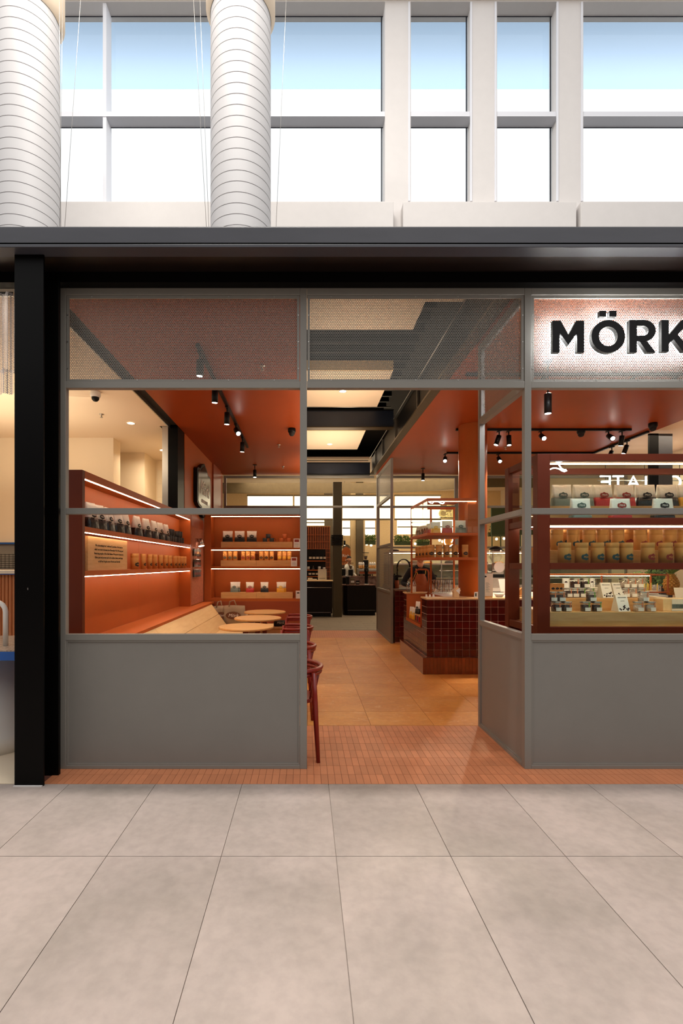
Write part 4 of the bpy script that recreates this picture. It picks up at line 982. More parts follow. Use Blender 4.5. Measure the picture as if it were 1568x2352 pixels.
# display shelving on the counter
ds=thing('display_shelving','orange steel display shelving with glass top case standing on the counter corner','shelving',(1.74,7.5,1.06))
dx0,dx1,dy0,dy1=1.74,2.47,6.96,8.06
for (z0,z1,nm) in ((2.44,2.48,'top_frame'),(1.95,1.985,'shelf'),(1.60,1.637,'shelf')):
    if nm=='shelf':
        MB().prism([(dx0,dy0),(dx1,dy0),(dx1,7.12),(2.29,7.2),(2.29,7.5),(dx1,7.6),(dx1,dy1),(dx0,dy1)],z0,z1,'z').build(nm,'orange_wall',ds)
    else:
        for q in ((dx0,dx1,dy0,dy0+.03),(dx0,dx0+.03,dy0+.031,dy1),(dx0+.031,dx1,dy1-.03,dy1),(dx1-.1,dx1,dy0+.031,7.12)): box(nm,'orange_wall',*q,z0,z1,ds)
        box('top_brace','orange_wall',dx0+.031,2.28,7.2,7.5,z0+.01,z1-.005,ds)
for x,y in ((dx0+.012,dy1-.015),(2.07,dy1-.015),(dx1-.02,dy1-.015)):
    for z0,z1 in ((1.061,1.599),(1.638,1.949),(1.986,2.439)): box('post','orange_wall',x-.012,x+.012,y-.012,y+.012,z0,z1,ds)
box('glass_pane','glass_green',dx0+.002,dx1,dy0+.004,dy0+.010,1.987,2.438,ds); box('glass_pane','glass_green',dx0+.002,dx0+.008,dy0+.012,dy1-.04,1.987,2.438,ds)
box('led_strip','led',dx0+.05,dx1-.02,dy0+.032,dy0+.04,2.434,2.439,ds)
box('column_bracket','orange_wall',2.33,2.48,7.0,7.14,1.99,2.43,ds)
lr=thing('neon_script','curl of white neon script hanging under the glass case top','neon sign',(1.85,7.0,2.40)); MB().tube([(X(p,7.0)-1.85,0,Z(q,7.0)-2.40) for p,q in ((984,1152),(988,1155),(993,1156),(996,1152),(1000,1152),(1006,1152),(1012,1156),(1017,1157),(1020,1155),(1017,1152),(1012,1152))],.007,6).build('tube','neon',lr,local=True)
for low,word,px,Yv,bd,w_,h_ in (('yellow_foil','yellow',1000,7.1,'badge_yellow',.135,.165),('red_foil','red',1026.5,7.1,'badge_red',.145,.18),('sage','grey-green',1057,7.06,'badge_grey',.15,.185)):
    place(pouch(low,'white_foil',bd,w_,h_,.07),(X(px,Yv),Yv,1.986),R(-3),f'white and {word} pouch facing the street in the glass top case','pouches in the glass top case')
for i,(px,low,word) in enumerate(((951,'yellow_foil','yellow'),(962,'sage','grey-green'),(966,'sage','grey-green'),(973,'black_foil','black'),(979,'red_foil','red'),(985,'red_foil','red'))):
    x=1.85; Yv=x*F/(px-CX); place(pouch(low,'white_foil','badge_'+{'yellow_foil':'yellow','sage':'grey','black_foil':'black','red_foil':'red'}[low],.12,.16,.06,script=False),(x,min(Yv,8.0),1.986),R(-85),f"small {word} pouch seen side on, {ORD[i]} from left in top case",'side on pouches in the glass top case')
kc=tubecan('badge_black',.044,.18)
row(kc,4,lambda i:((X((1007.5,1025,1044.5,1067.5)[i],7.05),7.05,1.638),0),lambda i:f"kraft canister, {['first','second','third','fourth'][i]} of four spaced ones right of the canister queue on the counter display",'kraft canisters on the counter display')
row(kc,9,lambda i:((1.83+.012*(i%2),7.08+.105*i,1.638),R(-12)),lambda i:f"kraft canister, {ORD[i]} from the front in the receding queue on the counter display",'kraft canisters queued on the counter display')
# ---- counter goods ----
def bottle(x,y,z,lb,milk=0):
    t=thing('glass_bottle',lb,'bottle',(x,y,z)); MB().lathe([(.034,0),(.036,.02),(.036,.13),(.018,.18),(.016,.215),(.02,.22)],(0,0,0),18,caps=False).build('body','glass_bottle',t,local=True); MB().lathe([(.0335,.003),(.0345,.02),(.0345,.10 if milk else .05),(.001,.101 if milk else .051)],(0,0,0),16,caps=False).build('contents','white' if milk else 'choc',t,local=True)
bottle(X(938,8.35),8.35,1.061,'empty glass bottle held in the hand at the counter corner'); bottle(X(950.5,8.3),8.3,1.061,'glass bottle half filled with milk standing before the apron',1)
def tumbler(x,y,z,lb):
    t=thing('glass_tumbler',lb,'glass',(x,y,z),group='fluted glass tumblers on the counter'); pr=[]; n=24; vs=[];fs=[]
    for r,zz in ((.036,0),(.037,.02),(.040,.18),(.042,.22)):
        for i in range(n): a=2*PI*i/n; q=r*(1+(.05 if i%2 else -.03)); vs.append((q*math.cos(a),q*math.sin(a),zz))
    for k_ in range(3):
        for i in range(n): fs.append((k_*n+i,k_*n+(i+1)%n,(k_+1)*n+(i+1)%n,(k_+1)*n+i))
    fs.append(tuple(range(n))); MB().add(vs,fs).build('body','glass_bottle',t,local=True); MB().tube([(.042*math.cos(a),.042*math.sin(a),.22) for a in [2*PI*i/16 for i in range(16)]],.003,5,closed=True).build('rim','glass_jar',t,local=True)
for i,px in enumerate((997,1009,1020,1030)):
    for j in range(2): tumbler(X(px+j*4,8.0+.1*j),8.0+.1*j,1.058,f"clear fluted tumbler, {ORD[i]} from the left, {'front' if j==0 else 'rear'} row on the counter")
tp=thing('copper_tap','arched copper tube tap rising from the counter','tap',(X(984,8.1),8.1,1.06)); x_=X(984,8.1)
MB().tube([(0,0,0),(0,0,.34),(-.012,0,.375),(-.04,0,.39),(X(957,8.1)-x_+.03,0,.392),(X(957,8.1)-x_,0,.38),(X(957,8.1)-x_-.025,0,.34)],.014,8).build('spout','orange_edge',tp,local=True); MB().tube([(X(957,8.1)-x_,0,.375),(X(952,8.1)-x_-.03,0,.22)],.004,6).build('straw','straw',tp,local=True); MB().cyl((0,0,0),.03,.012,16).build('collar','orange_edge',tp,local=True)
t=thing('napkin_holder','house shaped pale wood napkin holder on the counter','holder',(X(1046,7.02),7.02,1.06)); MB().prism([(-.035,0),(.04,0),(.04,.075),(.065,.10),(.02,.16),(-.055,.09),(-.035,.075)],-.04,.04).build('body','oak_pale',t,local=True,bevel=.002); MB().prism([(-.01,.10),(.05,.14),(.045,.05)],-.046,-.041).build('napkin','white',t,local=True)
t=thing('photo_card','small tilted photo card at the base of the column on the counter','card',(X(1092,6.95),6.95,1.06)); MB().prism([(-.025,0),(.04,0),(.04,.085),(-.02,.08)],-.008,0).build('card','white',t,local=True); MB().box(-.012,.012,-.0095,-.0081,.02,.065).build('photo','print_grey',t,local=True)
for i in range(3):
    t=thing('folded_card',f"small folded white card, {ORD[i]} from the left on the counter corner",'card',(X(979+8*i,7.1),7.1,1.06),group='small folded cards on the counter corner'); MB().prism([(-.015,0),(.015,0),(.01,.035),(-.01,.04)],-.01,.01).build('card','white',t,local=True)
t=thing('menu_card','tall cream menu card with black badge standing inside the return screen window','card',(X(1121,6.98),6.98,1.06)); MB().box(-.075,.065,-.003,0,.02,.345).build('card','cream_paper',t,local=True); MB().box(-.07,.05,-.03,.03,0,.02).build('stand','oak',t,local=True); b_=MB().prism([(x-.045,z+.30) for x,z in crest(.04,.03)],-.0045,-.0031).build('badge','badge_black',t,local=True)
[MB().box(-.04,.02-.01*(k%3),-.0045,-.0031,.08+.012*k,.083+.012*k).build('print_line','print_grey',t,local=True) for k in range(12)]
t=thing('ceramic_bowl','small white ceramic bowl on the counter seen through the return screen','bowl',(X(1146,7.05),7.05,1.06)); MB().lathe([(.035,0),(.045,.005),(.075,.05),(.07,.05),(.04,.012),(.001,.01)],(0,0,0),24,caps=False).build('body','white',t,local=True); MB().lathe([(.06,.035),(.03,.05),(.001,.055)],(0,0,0),12,caps=False).build('contents','white_foil',t,local=True)
t=thing('tablet_stand','silver tablet on a slanted stand behind the white bowl','tablet',(X(1165,7.7),7.7,1.058)); MB().prism([(-.06,.05),(-.045,.05),(.055,.24),(.04,.245)],-.13,.13,'x').build('tablet','white_foil',t,local=True); MB().box(-.05,.05,-.0,.10,0,.012).build('foot','steel',t,local=True); MB().tube([(0,.06,.01),(0,.02,.14)],.012,8).build('neck','steel',t,local=True)
t=thing('cake_board','round wooden board with cut cake on the counter behind the display side','board',(X(1192,7.15),7.15,1.06)); MB().cyl((0,0,0),.1,.025,28).build('board','oak',t,local=True); MB().prism([(-.07,0),(.06,0),(.075,.12),(.02,.10)],-.03,.04).build('cake','kraft',t,local=True); t.children[1].location=(0,0,.026)
t=thing('candle_jar','small orange lidded jar on a post behind the house shaped holder','jar',(X(1062,7.9),7.9,1.058)); MB().cyl((0,0,0),.028,.20,16).build('stand','oak',t,local=True); MB().lathe([(.035,.201),(.035,.25),(.03,.26)],(0,0,0),16).build('jar','white',t,local=True); MB().lathe([(.034,.261),(.034,.31),(.01,.33)],(0,0,0),16).build('lid','peach_tab',t,local=True)
# niche goods
for i,(y,low,word) in enumerate(((8.06,'yellow_foil','yellow'),(7.86,'yellow_foil','yellow'),(7.62,'black_foil','black'))):
    place(pouch(low,'white_foil','badge_yellow' if i<2 else 'badge_black',.10,.19,.05,script=False),(1.765,y,.646 if i<2 else .765),R(-60),f"white and {word} pouch {['at the left end','second from the left','above the little crate'][i]} in the orange counter niche",'pouches in the counter niche')
t=thing('small_crate','little oak crate with dark and red bars in the counter niche','crate',(1.80,7.5,.646)); box('body','oak',1.735,1.88,7.34,7.68,.646,.76,t,bevel=.003)
for i in range(4): box('chocolate_bar','choc' if i%2 else 'red_foil',1.715,1.733,7.36+.075*i,7.42+.075*i,.66,.74,t)
# ================= BACK COUNTER AND PASTRY CASE =================
bk=thing('back_counter','dark tiled back counter with steel top behind the barista','counter',(3.4,9.6,0)); bk0=1.74
box('core','joint_pink',bk0+.008,6.2,9.508,10.15,.0,1.03,bk); box('steel_top','steel',bk0-.02,6.22,9.48,10.17,1.031,1.06,bk,bevel=.004)
tq=MB().box(.0025,.0975,0,.008,.0025,.0975).build('tile','oxblood',bk,local=True); k=0
for i in range(5):
    for j in range(10):
        o=tq if k==0 else tq.copy()
        if k: COL.objects.link(o)
        o.location=(bk0+.1*i-3.4,-.10,.02+.1*j); k+=1
mb=MB()
for i in range(5,44):
    for j in range(10): x=bk0+.1*i; mb.box(x+.0015,x+.0985,9.5,9.508,.0215+.1*j,.1185+.1*j)
mb.build('tile','oxblood',bk,kind='stuff')
t=thing('utensil_pot','terracotta utensil pot with dark handles on the steel back counter','pot',(X(911,9.7),9.7,1.06)); MB().lathe([(.045,0),(.045,.16)],(0,0,0),18).build('pot','leather',t,local=True); [MB().tube([(.012*i-.02,0,.16),(.02*i-.035,0,.25+.02*(i%2))],.008,6).build('handle','black',t,local=True) for i in range(4)]
t=thing('dark_bottle','dark round bottle left of the terracotta utensil pot','bottle',(X(905.5,9.75),9.75,1.06)); MB().lathe([(.05,0),(.052,.14),(.02,.22),(.016,.27)],(0,0,0),18).build('body','dark_mug',t,local=True); MB().cyl((0,0,.27),.018,.02,10).build('cap','black',t,local=True)
t=thing('spring_tap','tall black spring rinse tap arching left of the barista','tap',(X(912,9.95),9.95,1.06))
arc=[(0,0,0),(0,0,.42)]+[(.13-.13*math.cos(R(a)),0,.42+.16*math.sin(R(a))) for a in range(15,181,15)]; MB().tube(arc,.010,8).build('hose','black',t,local=True)
sp=[]; 
for i in range(220):
    u=i/219*(len(arc)-1); k_=min(int(u),len(arc)-2); p=Vector(arc[k_]).lerp(Vector(arc[k_+1]),u-k_); a=i*1.3; sp.append((p.x+.018*math.cos(a),p.y+.018*math.sin(a),p.z+.004*math.cos(a)))
MB().tube(sp,.004,4).build('spring','black',t,local=True)
pc=thing('pastry_case','white framed glass pastry case with two shelves behind the counter','display case',(4,10.7,0))
box('case_base','cream_paper',1.76,6.9,10.4,11.1,0,1.10,pc)
for z in (1.25,1.55,1.80): box('shelf','white_foil' if z<1.8 else 'white',1.78,6.88,10.42,11.08,z-.02,z,pc)
for x in (1.78,2.9,4.0,5.2,6.86): box('post','steel',x-.012,x+.012,10.40,10.42,1.10,1.80,pc)
box('front_rail','white',1.78,6.88,10.385,10.40,1.53,1.56,pc); box('front_rail','white',1.78,6.88,10.385,10.40,1.78,1.82,pc); box('led_strip','led',1.8,6.85,10.44,10.46,1.77,1.778,pc); box('rear_panel','cream_paper',1.78,6.88,11.085,11.099,1.101,1.779,pc)
box('glass_pane','glass_green',1.80,6.86,10.404,10.41,1.11,1.77,pc)
rr=random.Random(11)
names=[('brown loaf',(.13,.07,.06),'choc2'),('golden pastry',(.10,.07,.05),'kraft'),('dark cake',(.11,.09,.07),'choc'),('pale cream tart',(.08,.08,.04),'cream_paper')]
k=0
for z in (1.25,1.55,1.80):
    for i in range(13):
        nm,(a,b,c_),m=names[(i+int(z*10))%4]; px=1.98+.37*i+rr.uniform(-.05,.05)
        t=thing('pastry',f"{nm}, {['first','second','third','fourth','fifth','sixth','seventh','eighth','ninth','tenth','eleventh','twelfth','thirteenth'][i]} from the left {'on the lower shelf' if z<1.4 else 'on the middle shelf' if z<1.7 else 'on top'} of the pastry case",'pastry',(px,10.62,z),group='pastries in the pastry case')
        MB().lathe([(.8,0),(1,.3),(.9,.75),(.5,.97),(.05,1)],(0,0,0),14).build('body',m,t,local=True).scale=(a,b,c_)
        if k%3==0: MB().box(-.12,.12,-.09,.09,-.0,.006).build('tray','steel',t,local=True)
        k+=1
# grinder / drinking chocolate machine
t=thing('chocolate_machine','chrome machine with clear hopper and round dial behind the counter, right of the column','machine',(X(1138,8.4),8.4,1.058))
MB().box(-.11,.11,-.1,.1,0,.36).build('body','steel',t,local=True,bevel=.02); MB().box(-.10,.10,-.115,-.101,.25,.31).build('panel','black',t,local=True); MB().box(-.10,.10,-.115,-.101,.02,.08).build('drip_tray','chrome',t,local=True)
a=MB().lathe([(.001,-.01),(.05,-.008),(.075,0),(.09,.012),(.09,.03)],(0,0,0),24).build('dial','white',t,local=True); a.location=(0,-.13,.43); a.rotation_euler=(R(90),0,0)
MB().box(-.10,.10,-.09,.09,.361,.50).build('head','steel',t,local=True,bevel=.02); MB().lathe([(.05,.50),(.105,.60),(.105,.72),(.08,.73)],(0,0,0),24,caps=False).build('hopper','glass_jar',t,local=True); MB().lathe([(.11,.731),(.10,.76),(.03,.79)],(0,0,0),20).build('lid','black',t,local=True)
# framed glass case on the counter behind the cabinet
gc=thing('counter_glass_case','low orange framed glass case on the counter seen through the lower cabinet tier','display case',(4.4,7.1,1.06))
gz0,gz1=Z(1362,7.0),Z(1319,7.0)
for q in ((3.45,5.22,7.0,7.02,gz1-.02,gz1),(3.45,5.22,7.0,7.02,gz0-.0,gz0+.02),(5.20,5.22,7.0,7.02,gz0+.021,gz1-.021),(3.45,5.22,7.35,7.37,gz1-.02,gz1),(5.20,5.22,7.021,7.349,gz1-.02,gz1),(5.20,5.22,7.35,7.37,gz0,gz1-.021),(4.25,4.265,7.0,7.02,gz0+.021,gz1-.021)): box('frame','orange_wall',*q,gc)
box('led_strip','led',3.47,5.18,7.33,7.34,gz1-.032,gz1-.026,gc); box('top_glass','glass_green',3.46,5.19,7.03,7.34,gz1-.012,gz1-.006,gc); box('base_board','white',3.45,5.22,7.021,7.349,1.061,1.09,gc)  # the LED strip is an added fill, brightening the counter behind the cabinet
for i in range(6):
    t=thing('straw_bundle',f"amber glass straw, {ORD[i]} from the left in the holder behind the cabinet",'straw',(X(1475+5*i+(8 if i==5 else 0),7.2),7.2,1.091),group='amber straws behind the cabinet'); MB().tube([(0,0,0),(.01*(i%3-1),0,.17-.01*(i%2))],.007,6).build('tube','straw',t,local=True)
t=thing('napkin_box','white napkin box in front of the amber straws','box',(X(1490,7.12),7.12,1.091)); MB().box(-.12,.12,-.03,.02,0,.05).build('body','white',t,local=True,bevel=.003); MB().box(-.1,.1,-.02,.01,.05,.06).build('napkin','cream_paper',t,local=True)
pn=thing('pineapple','large golden pineapple with spiky green crown behind the right of the cabinet','pineapple',(X(1540,7.6),7.6,1.06))
for j in range(11):
    z=.03+.028*j; r=.10*math.sin(PI*(.18+.70*j/10))
    for i in range(12):
        a=2*PI*(i+.5*(j%2))/12
        if math.sin(a)>.35: continue
        if j==0 and i==0 or 'PE' not in globals():
            PE=MB().lathe([(.001,-.012),(.022,0),(.012,.012),(.001,.02)],(0,0,0),6,caps=False).build('eye','pineapple',pn,local=True); e=PE
        else: e=PE.copy(); COL.objects.link(e)
        e.location=(r*math.cos(a),r*math.sin(a),z); e.rotation_euler=Vector((math.cos(a),math.sin(a),0)).to_track_quat('Z','Y').to_euler()
MB().lathe([(.05,0)]+[(.10*math.sin(PI*(.18+.70*j/10)),.03+.028*j) for j in range(11)]+[(.02,.34)],(0,0,0),18).build('flesh','pineapple',pn,local=True)
rr=random.Random(5)
for i in range(34):
    a=rr.uniform(0,2*PI); sp_=rr.uniform(.05,.17); hgt=rr.uniform(.08,.20); d=Vector((math.cos(a)*sp_,math.sin(a)*sp_,hgt)); e=Vector((-math.sin(a),math.cos(a),0))*.014; b_=Vector((math.cos(a)*.02,math.sin(a)*.02,.32))
    MB().add([tuple(b_-e),tuple(b_+e),tuple(b_+d*.6+e*.9+Vector((0,0,.02))),tuple(b_+d),tuple(b_+d*.6-e*.9+Vector((0,0,.02)))],[(0,1,2,3,4)]).build('leaf','leaf',pn,local=True)
t=thing('fruit_branch','green bushy citrus branch with two oranges left of the pineapple crown','plant',(X(1506,8.05),8.05,1.06))
MB().cyl((0,0,0),.07,.14,16).build('pot','white',t,local=True); rr=random.Random(9); mb=MB()
for i in range(520):
    p=Vector((rr.gauss(0,.13),rr.gauss(0,.08),.28+rr.gauss(0,.09))); d=Vector((rr.uniform(-1,1),rr.uniform(-1,1),rr.uniform(-.5,1))).normalized()*.05; e=d.orthogonal().normalized()*.014; mb.add([tuple(p),tuple(p+d*.5+e),tuple(p+d),tuple(p+d*.5-e)],[(0,1,2,3)])
mb.build('foliage','leaf',t,local=True); MB().lathe([(.001,0),(.04,.015),(.05,.045),(.04,.075),(.001,.09)],(.14,-.12,.30),16,caps=False).build('orange','peach_tab',t,local=True)

# carafes, cartons and jars between the glass case and the cabinet
for i,px in enumerate((1322,1336,1350,1366,1384)):
    t=thing('glass_carafe',f"clear glass carafe, {ORD[i]} from the left behind the cabinet's jars",'carafe',(X(px,7.75),7.75,1.059),group='clear glass carafes on the counter'); MB().lathe([(.036,0),(.042,.02),(.042,.14),(.02,.20),(.026,.25)],(0,0,0),18,caps=False).build('body','glass_bottle',t,local=True); MB().lathe([(.038,.003),(.040,.02),(.040,.06+.02*(i%3)),(.001,.062+.02*(i%3))],(0,0,0),16).build('contents',['white','choc','pale_nut','amber','white'][i],t,local=True)
t=thing('kraft_carton','kraft gift carton with dark badges behind the leftmost jars','carton',(X(1277,6.98),7.0,1.06)); MB().box(-.10,.10,-.05,.05,0,.20).build('body','kraft',t,local=True,bevel=.003)
for k in range(3): b_=MB().prism([(x-.06+.06*k,z+.13) for x,z in crest(.045,.04)],-.0525,-.0501).build('badge','badge_black',t,local=True)
for i in range(5):
    t=thing('paper_bag',f"small white paper bag with brown half-moon print, {ORD[i]} from the left behind the cabinet",'bag',(X(1298+15*i,8.2),8.2,1.059),group='white paper bags behind the cabinet'); MB().prism([(-.045,0),(.045,0),(.045,.24),(-.045,.24)],-.02,.02).build('body','white',t,local=True,bevel=.004); MB().prism([(.025*math.cos(R(a)),.17+.025*math.sin(R(a))) for a in range(0,181,20)],-.0235,-.0201).build('print','choc',t,local=True)
t=thing('recipe_stack','stack of pale booklets behind the cream gift packets','booklets',(X(1362,7.25),7.25,1.06))
for k in range(6): MB().box(-.08,.08,-.05,.05,.022*k,.020+.022*k).build('booklet','cream_paper',t,local=True)
# ================= DISPLAY CABINET =================
dc=thing('display_cabinet','large red-brown framed display cabinet with glass front behind the right shopfront bay','cabinet',(1.951,4.1,0))
x0,x1,y0,y1=1.951,4.55,4.1,4.77; pw=.106; pd=.085; m='cabinet_red'
bv=dict(bevel=.002)
for x in (x0,): 
    box('corner_post',m,x,x+pw,y0,y0+pd,0,2.463,dc,**bv); box('corner_post',m,x,x+pw,y1-pd,y1,0,2.463,dc,**bv)
box('corner_post',m,x1-pw,x1,y0,y0+pd,0,2.463,dc,**bv)
TI=((2.463,2.405),(1.925,1.867),(1.545,1.49),(1.006,.944))
for z1,z0 in TI:
    box('front_rail',m,x0+pw,x1-pw,y0,y0+.045,z0,z1,dc,**bv); box('rear_rail',m,x0+pw,x1-pw,y1-.045,y1,z0,z1,dc,**bv)
    box('side_rail',m,x0+.005,x0+.06,y0+pd,y1-pd,z0,z1,dc,**bv)
    if z1<2.4: box('shelf_board',m if z1>1.1 else 'oak',x0+.061,x1-pw,y0+.046,y1-.046,z1-.03,z1-.004,dc)
    else: box('top_board','orange_edge',x0+.061,x1-pw,y0+.046,y1-.30,z1-.02,z1-.004,dc)
box('base_panel',m,x0+pw,x1-pw,y0+.01,y0+.03,0,.94,dc)
box('led_strip','led',x0+pw,x1-pw,y0+.30,y0+.310,2.436,2.442,dc); box('led_strip','led',x0+pw,x1-pw,y0+.10,y0+.107,1.889,1.894,dc); box('led_strip','led',x0+pw,x1-pw,y0+.5,y0+.512,1.883,1.894,dc); box('led_strip','led',x0+pw,x1-pw,y0+.047,y0+.062,1.50,1.514,dc)  # the last strip is added to brighten the bottom tier
for (za,zb_2) in ((1.926,2.404),(1.546,1.866),(1.007,1.489)): box('glass_pane','glass_green',x0+pw,x1-pw,y0+.015,y0+.021,za,zb_2,dc)
box('glass_pane','glass_green',x0+.02,x0+.026,y0+pd,y1-pd,1.926,2.404,dc)
def riser(lb,xa,xb,ya,yb,za,zb_,m='oak'): return tag(box('riser',m,xa,xb,ya,yb,za,zb_,None,bevel=.002),lb,'riser')
riser('long oak riser under the rear pouches in the top cabinet tier',2.08,4.40,4.38,4.66,1.922,2.058)
riser('long oak riser under the second row of canisters in the cabinet',2.08,4.40,4.33,4.55,1.542,1.66)
riser('tallest oak riser behind the canisters in the cabinet',2.08,4.40,4.56,4.70,1.542,1.69)
riser('long oak plinth box at the bottom of the cabinet',2.06,4.42,4.16,4.70,1.003,1.125,'oak')
riser('short oak step block under the jars and cards in the bottom tier',X(1298,4.33),X(1500,4.33),4.33,4.58,1.126,1.232)
riser('small oak block right of the step in the bottom tier',X(1506,4.45),X(1524,4.45),4.42,4.62,1.126,1.235,'oak_pale')
ex=lambda cx: cx/3.663+1140
cols=(('sage','badge_grey','grey-green'),('sage','badge_grey','grey-green'),('red_foil','badge_red','red'),('red_foil','badge_red','red'),('black_foil','badge_black','black'),('black_foil','badge_black','black'),('yellow_foil','badge_yellow','yellow'))
for i,cx in enumerate((545,722,886,1070,1246,1428,1592)):
    low,bd,word=cols[i]; Yv=4.5; place(pouch(low,'white_foil',bd,.172,.208,.085),(X(ex(cx),Yv),Yv,2.059),R(random.uniform(-3,3)),f"tall white and {word} pouch, {ORD[i]} from the left in the top tier's rear row",'rear row of pouches in the top cabinet tier')
for i,(cx,k) in enumerate(((702,0),(1037,2),(1395,4))):
    low,bd,word=cols[k]; Yv=4.26; place(pouch(low,'white_foil',bd,.165,.185,.08,split=.2,bz=.66),(X(ex(cx),Yv),Yv,1.922),R(-2),f"white pouch with {word} badge standing in front in the top cabinet tier",'front pouches in the top cabinet tier')
KC={}
for rowi,(Yv,z,r_,h_,cs_) in enumerate(((4.22,1.542,.0515,.178,(571,715,848,973,1090,1271,1421,1557)),(4.42,1.661,.0515,.183,(507,645,777,892,1018,1210,1339,1457,1570)),(4.63,1.691,.05,.17,(480,590,705,835,945,1100,1140,1290,1400,1510)))):
    for i,cx in enumerate(cs_):
        red=cx>1110 if rowi<2 else cx>1090; key=(rowi,red)
        if key not in KC: KC[key]=tubecan('badge_red' if red else 'badge_blue',r_,h_,script=rowi<2)
        place(KC[key],(X(ex(cx),Yv),Yv,z),R(14 if rowi<2 else 0),f"{'red' if red else 'blue'} badged canister, {ORD[i]} from the left in the cabinet's {['front','middle','rear'][rowi]} row",f"{['front','middle','rear'][rowi]} row of kraft canisters in the cabinet")
# jars
def jar(fill,tabm):
    t=thing('glass_jar','j','jar'); r=.0415
    MB().lathe([(r*.95,0),(r,.004),(r,.066),(r*.94,.071)],(0,0,0),24,caps=False).build('body','glass_jar',t,local=True); MB().lathe([(r*.93,.003),(r*.93,.056),(.001,.06)],(0,0,0),20).build('contents',fill,t,local=True)
    MB().lathe([(r*1.0,.071),(r*1.02,.073),(r*1.02,.083),(r*.98,.085)],(0,0,0),24).build('lid','steel',t,local=True)
    seg=6
    def wrap(a0,a1,z0,z1,nm,mm):
        vs=[];fs=[]
        for i in range(seg+1):
            a=R(a0+(a1-a0)*i/seg); vs+=[((r+.001)*math.sin(a),-(r+.001)*math.cos(a),z0),((r+.001)*math.sin(a),-(r+.001)*math.cos(a),z1)]
        for i in range(seg): fs.append((2*i,2*i+2,2*i+3,2*i+1))
        return MB().add(vs,fs,True).build(nm,mm,t,local=True)
    wrap(-30,52,.006,.036,'paper_label','white'); 
    if tabm: wrap(8,22,.037,.083,'seal_tab',tabm)
    return t
JP={k:jar(*k) for k in (('choc2','peach_tab'),('choc2','green_tab'),('pale_nut','peach_tab'))}
JN={('choc2','peach_tab'):'dark filled jar with peach tab',('choc2','green_tab'):'dark filled jar with green tab',('pale_nut','peach_tab'):'pale nut filled jar'}
zx=lambda cx: cx/5.01+1255
A_,B_,C_=('choc2','peach_tab'),('choc2','green_tab'),('pale_nut','peach_tab')
def jr(cx,Yv,z,k,w_): place(JP[k],(X(zx(cx),Yv),Yv,z),R(random.uniform(-5,5)),f"{JN[k]} {w_}",'glass jars in the bottom cabinet tier')
zb1,zr=1.126,1.233
for cx,k,w_ in ((108,A_,'first in the bottom row by the cabinet post'),(228,A_,'second in the bottom row by the cabinet post'),(445,B_,'left under the small two jar step, bottom row'),(572,B_,'right under the small two jar step, bottom row'),(1055,C_,'left in the bottom row, right of the white card'),(1190,C_,'right in the bottom row by the picture box')): jr(cx,4.22,zb1,k,w_)
for cx,k,w_ in ((158,A_,'stacked on the two leftmost bottom jars, right one'),(62,A_,'stacked at the far left against the post'),(510,B_,'stacked on the two green tabbed jars'),(1112,C_,'stacked on the two pale bottom jars')): jr(cx,4.225,zb1+.086,k,w_)
for cx,k,w_ in ((240,A_,'leftmost of the row on the step'),(315,A_,'second of the row on the step'),(395,B_,'third of the row on the step'),(492,B_,'fourth on the step, before the cards'),(895,C_,'left of the three on the step after the cards'),(980,C_,'middle of the three on the step after the cards'),(1078,C_,'right of the three on the step after the cards')): jr(cx,4.44,zr,k,w_)
for cx,k,w_ in ((325,A_,'topmost left on the step stack'),(440,B_,'topmost right on the step stack'),(890,C_,'topmost left above the pale step jars'),(975,C_,'topmost middle above the pale step jars'),(1055,C_,'topmost right above the pale step jars')): jr(cx,4.44,zr+.086,k,w_)
# gift cards / tent packets
def tent(xa,Yv,z,lb,w_=.105,h_=.135):
    t=thing('gift_packet',lb,'packet',(xa,Yv,z),R(8),group='cream gift packets with chocolate print')
    MB().prism([(-.045,0),(.045,0),(.004,h_),(-.004,h_)],-w_/2,w_/2,'x').build('packet_body','cream_paper',t,local=True)
    f=MB().add([(-w_/2+.002,-.0462,.002),(w_/2-.002,-.0462,.002),(w_/2-.002,-.0055,h_-.002),(-w_/2+.002,-.0055,h_-.002)],[(0,1,2,3)]).build('front_panel','white',t,local=True)
    rr=random.Random(int(xa*1000))
    for k in range(11):
        u=rr.uniform(-.04,.045); v=.008+rr.uniform(0,.045)*(1 if u>-.01 else .5); y=-.0475+.041*v/h_
        MB().prism([(u+.007*math.cos(a)*(1+.3*(i%2)),v+.007*math.sin(a)) for i,a in enumerate([2*PI*i/6+k for i in range(6)])],y-.0015,y).build('chocolate_print','choc',t,local=True)
    ang=math.atan2(.041,h_)
    text('print_script','MÖRK CHOCOLATE','print_grey',t,(0,-.0475+.041*.84,h_*.84),.0085,rot=(PI/2-ang,0,0)); text('print_script','a small selection','print_grey',t,(0,-.0475+.041*.66,h_*.64),.006,rot=(PI/2-ang,0,0))
tent(X(zx(668),4.42),4.42,zr,'left of two cream gift packets with chocolate print on the step'); tent(X(zx(800),4.44),4.44,zr,'right of two cream gift packets with chocolate print on the step'); tent(X(zx(850),4.24),4.24,zb1,'front cream gift packet with chocolate print on the oak plinth',.112,.142)
t=thing('picture_box','pale wooden box with a grey landscape print at the right of the bottom tier','box',(X(1562,4.25),4.25,1.126)); xa=X(zx(1340),4.24); xb=X(1590,4.24)
box('body','oak_pale',xa,xb,4.24,4.42,1.126,1.232,t,bevel=.002); box('front_sheet','cream_paper',X(zx(1440),4.238),xb,4.2355,4.239,1.128,1.23,t); box('landscape_print','print_grey',X(zx(1442),4.235),xb,4.234,4.2354,1.150,1.187,t)
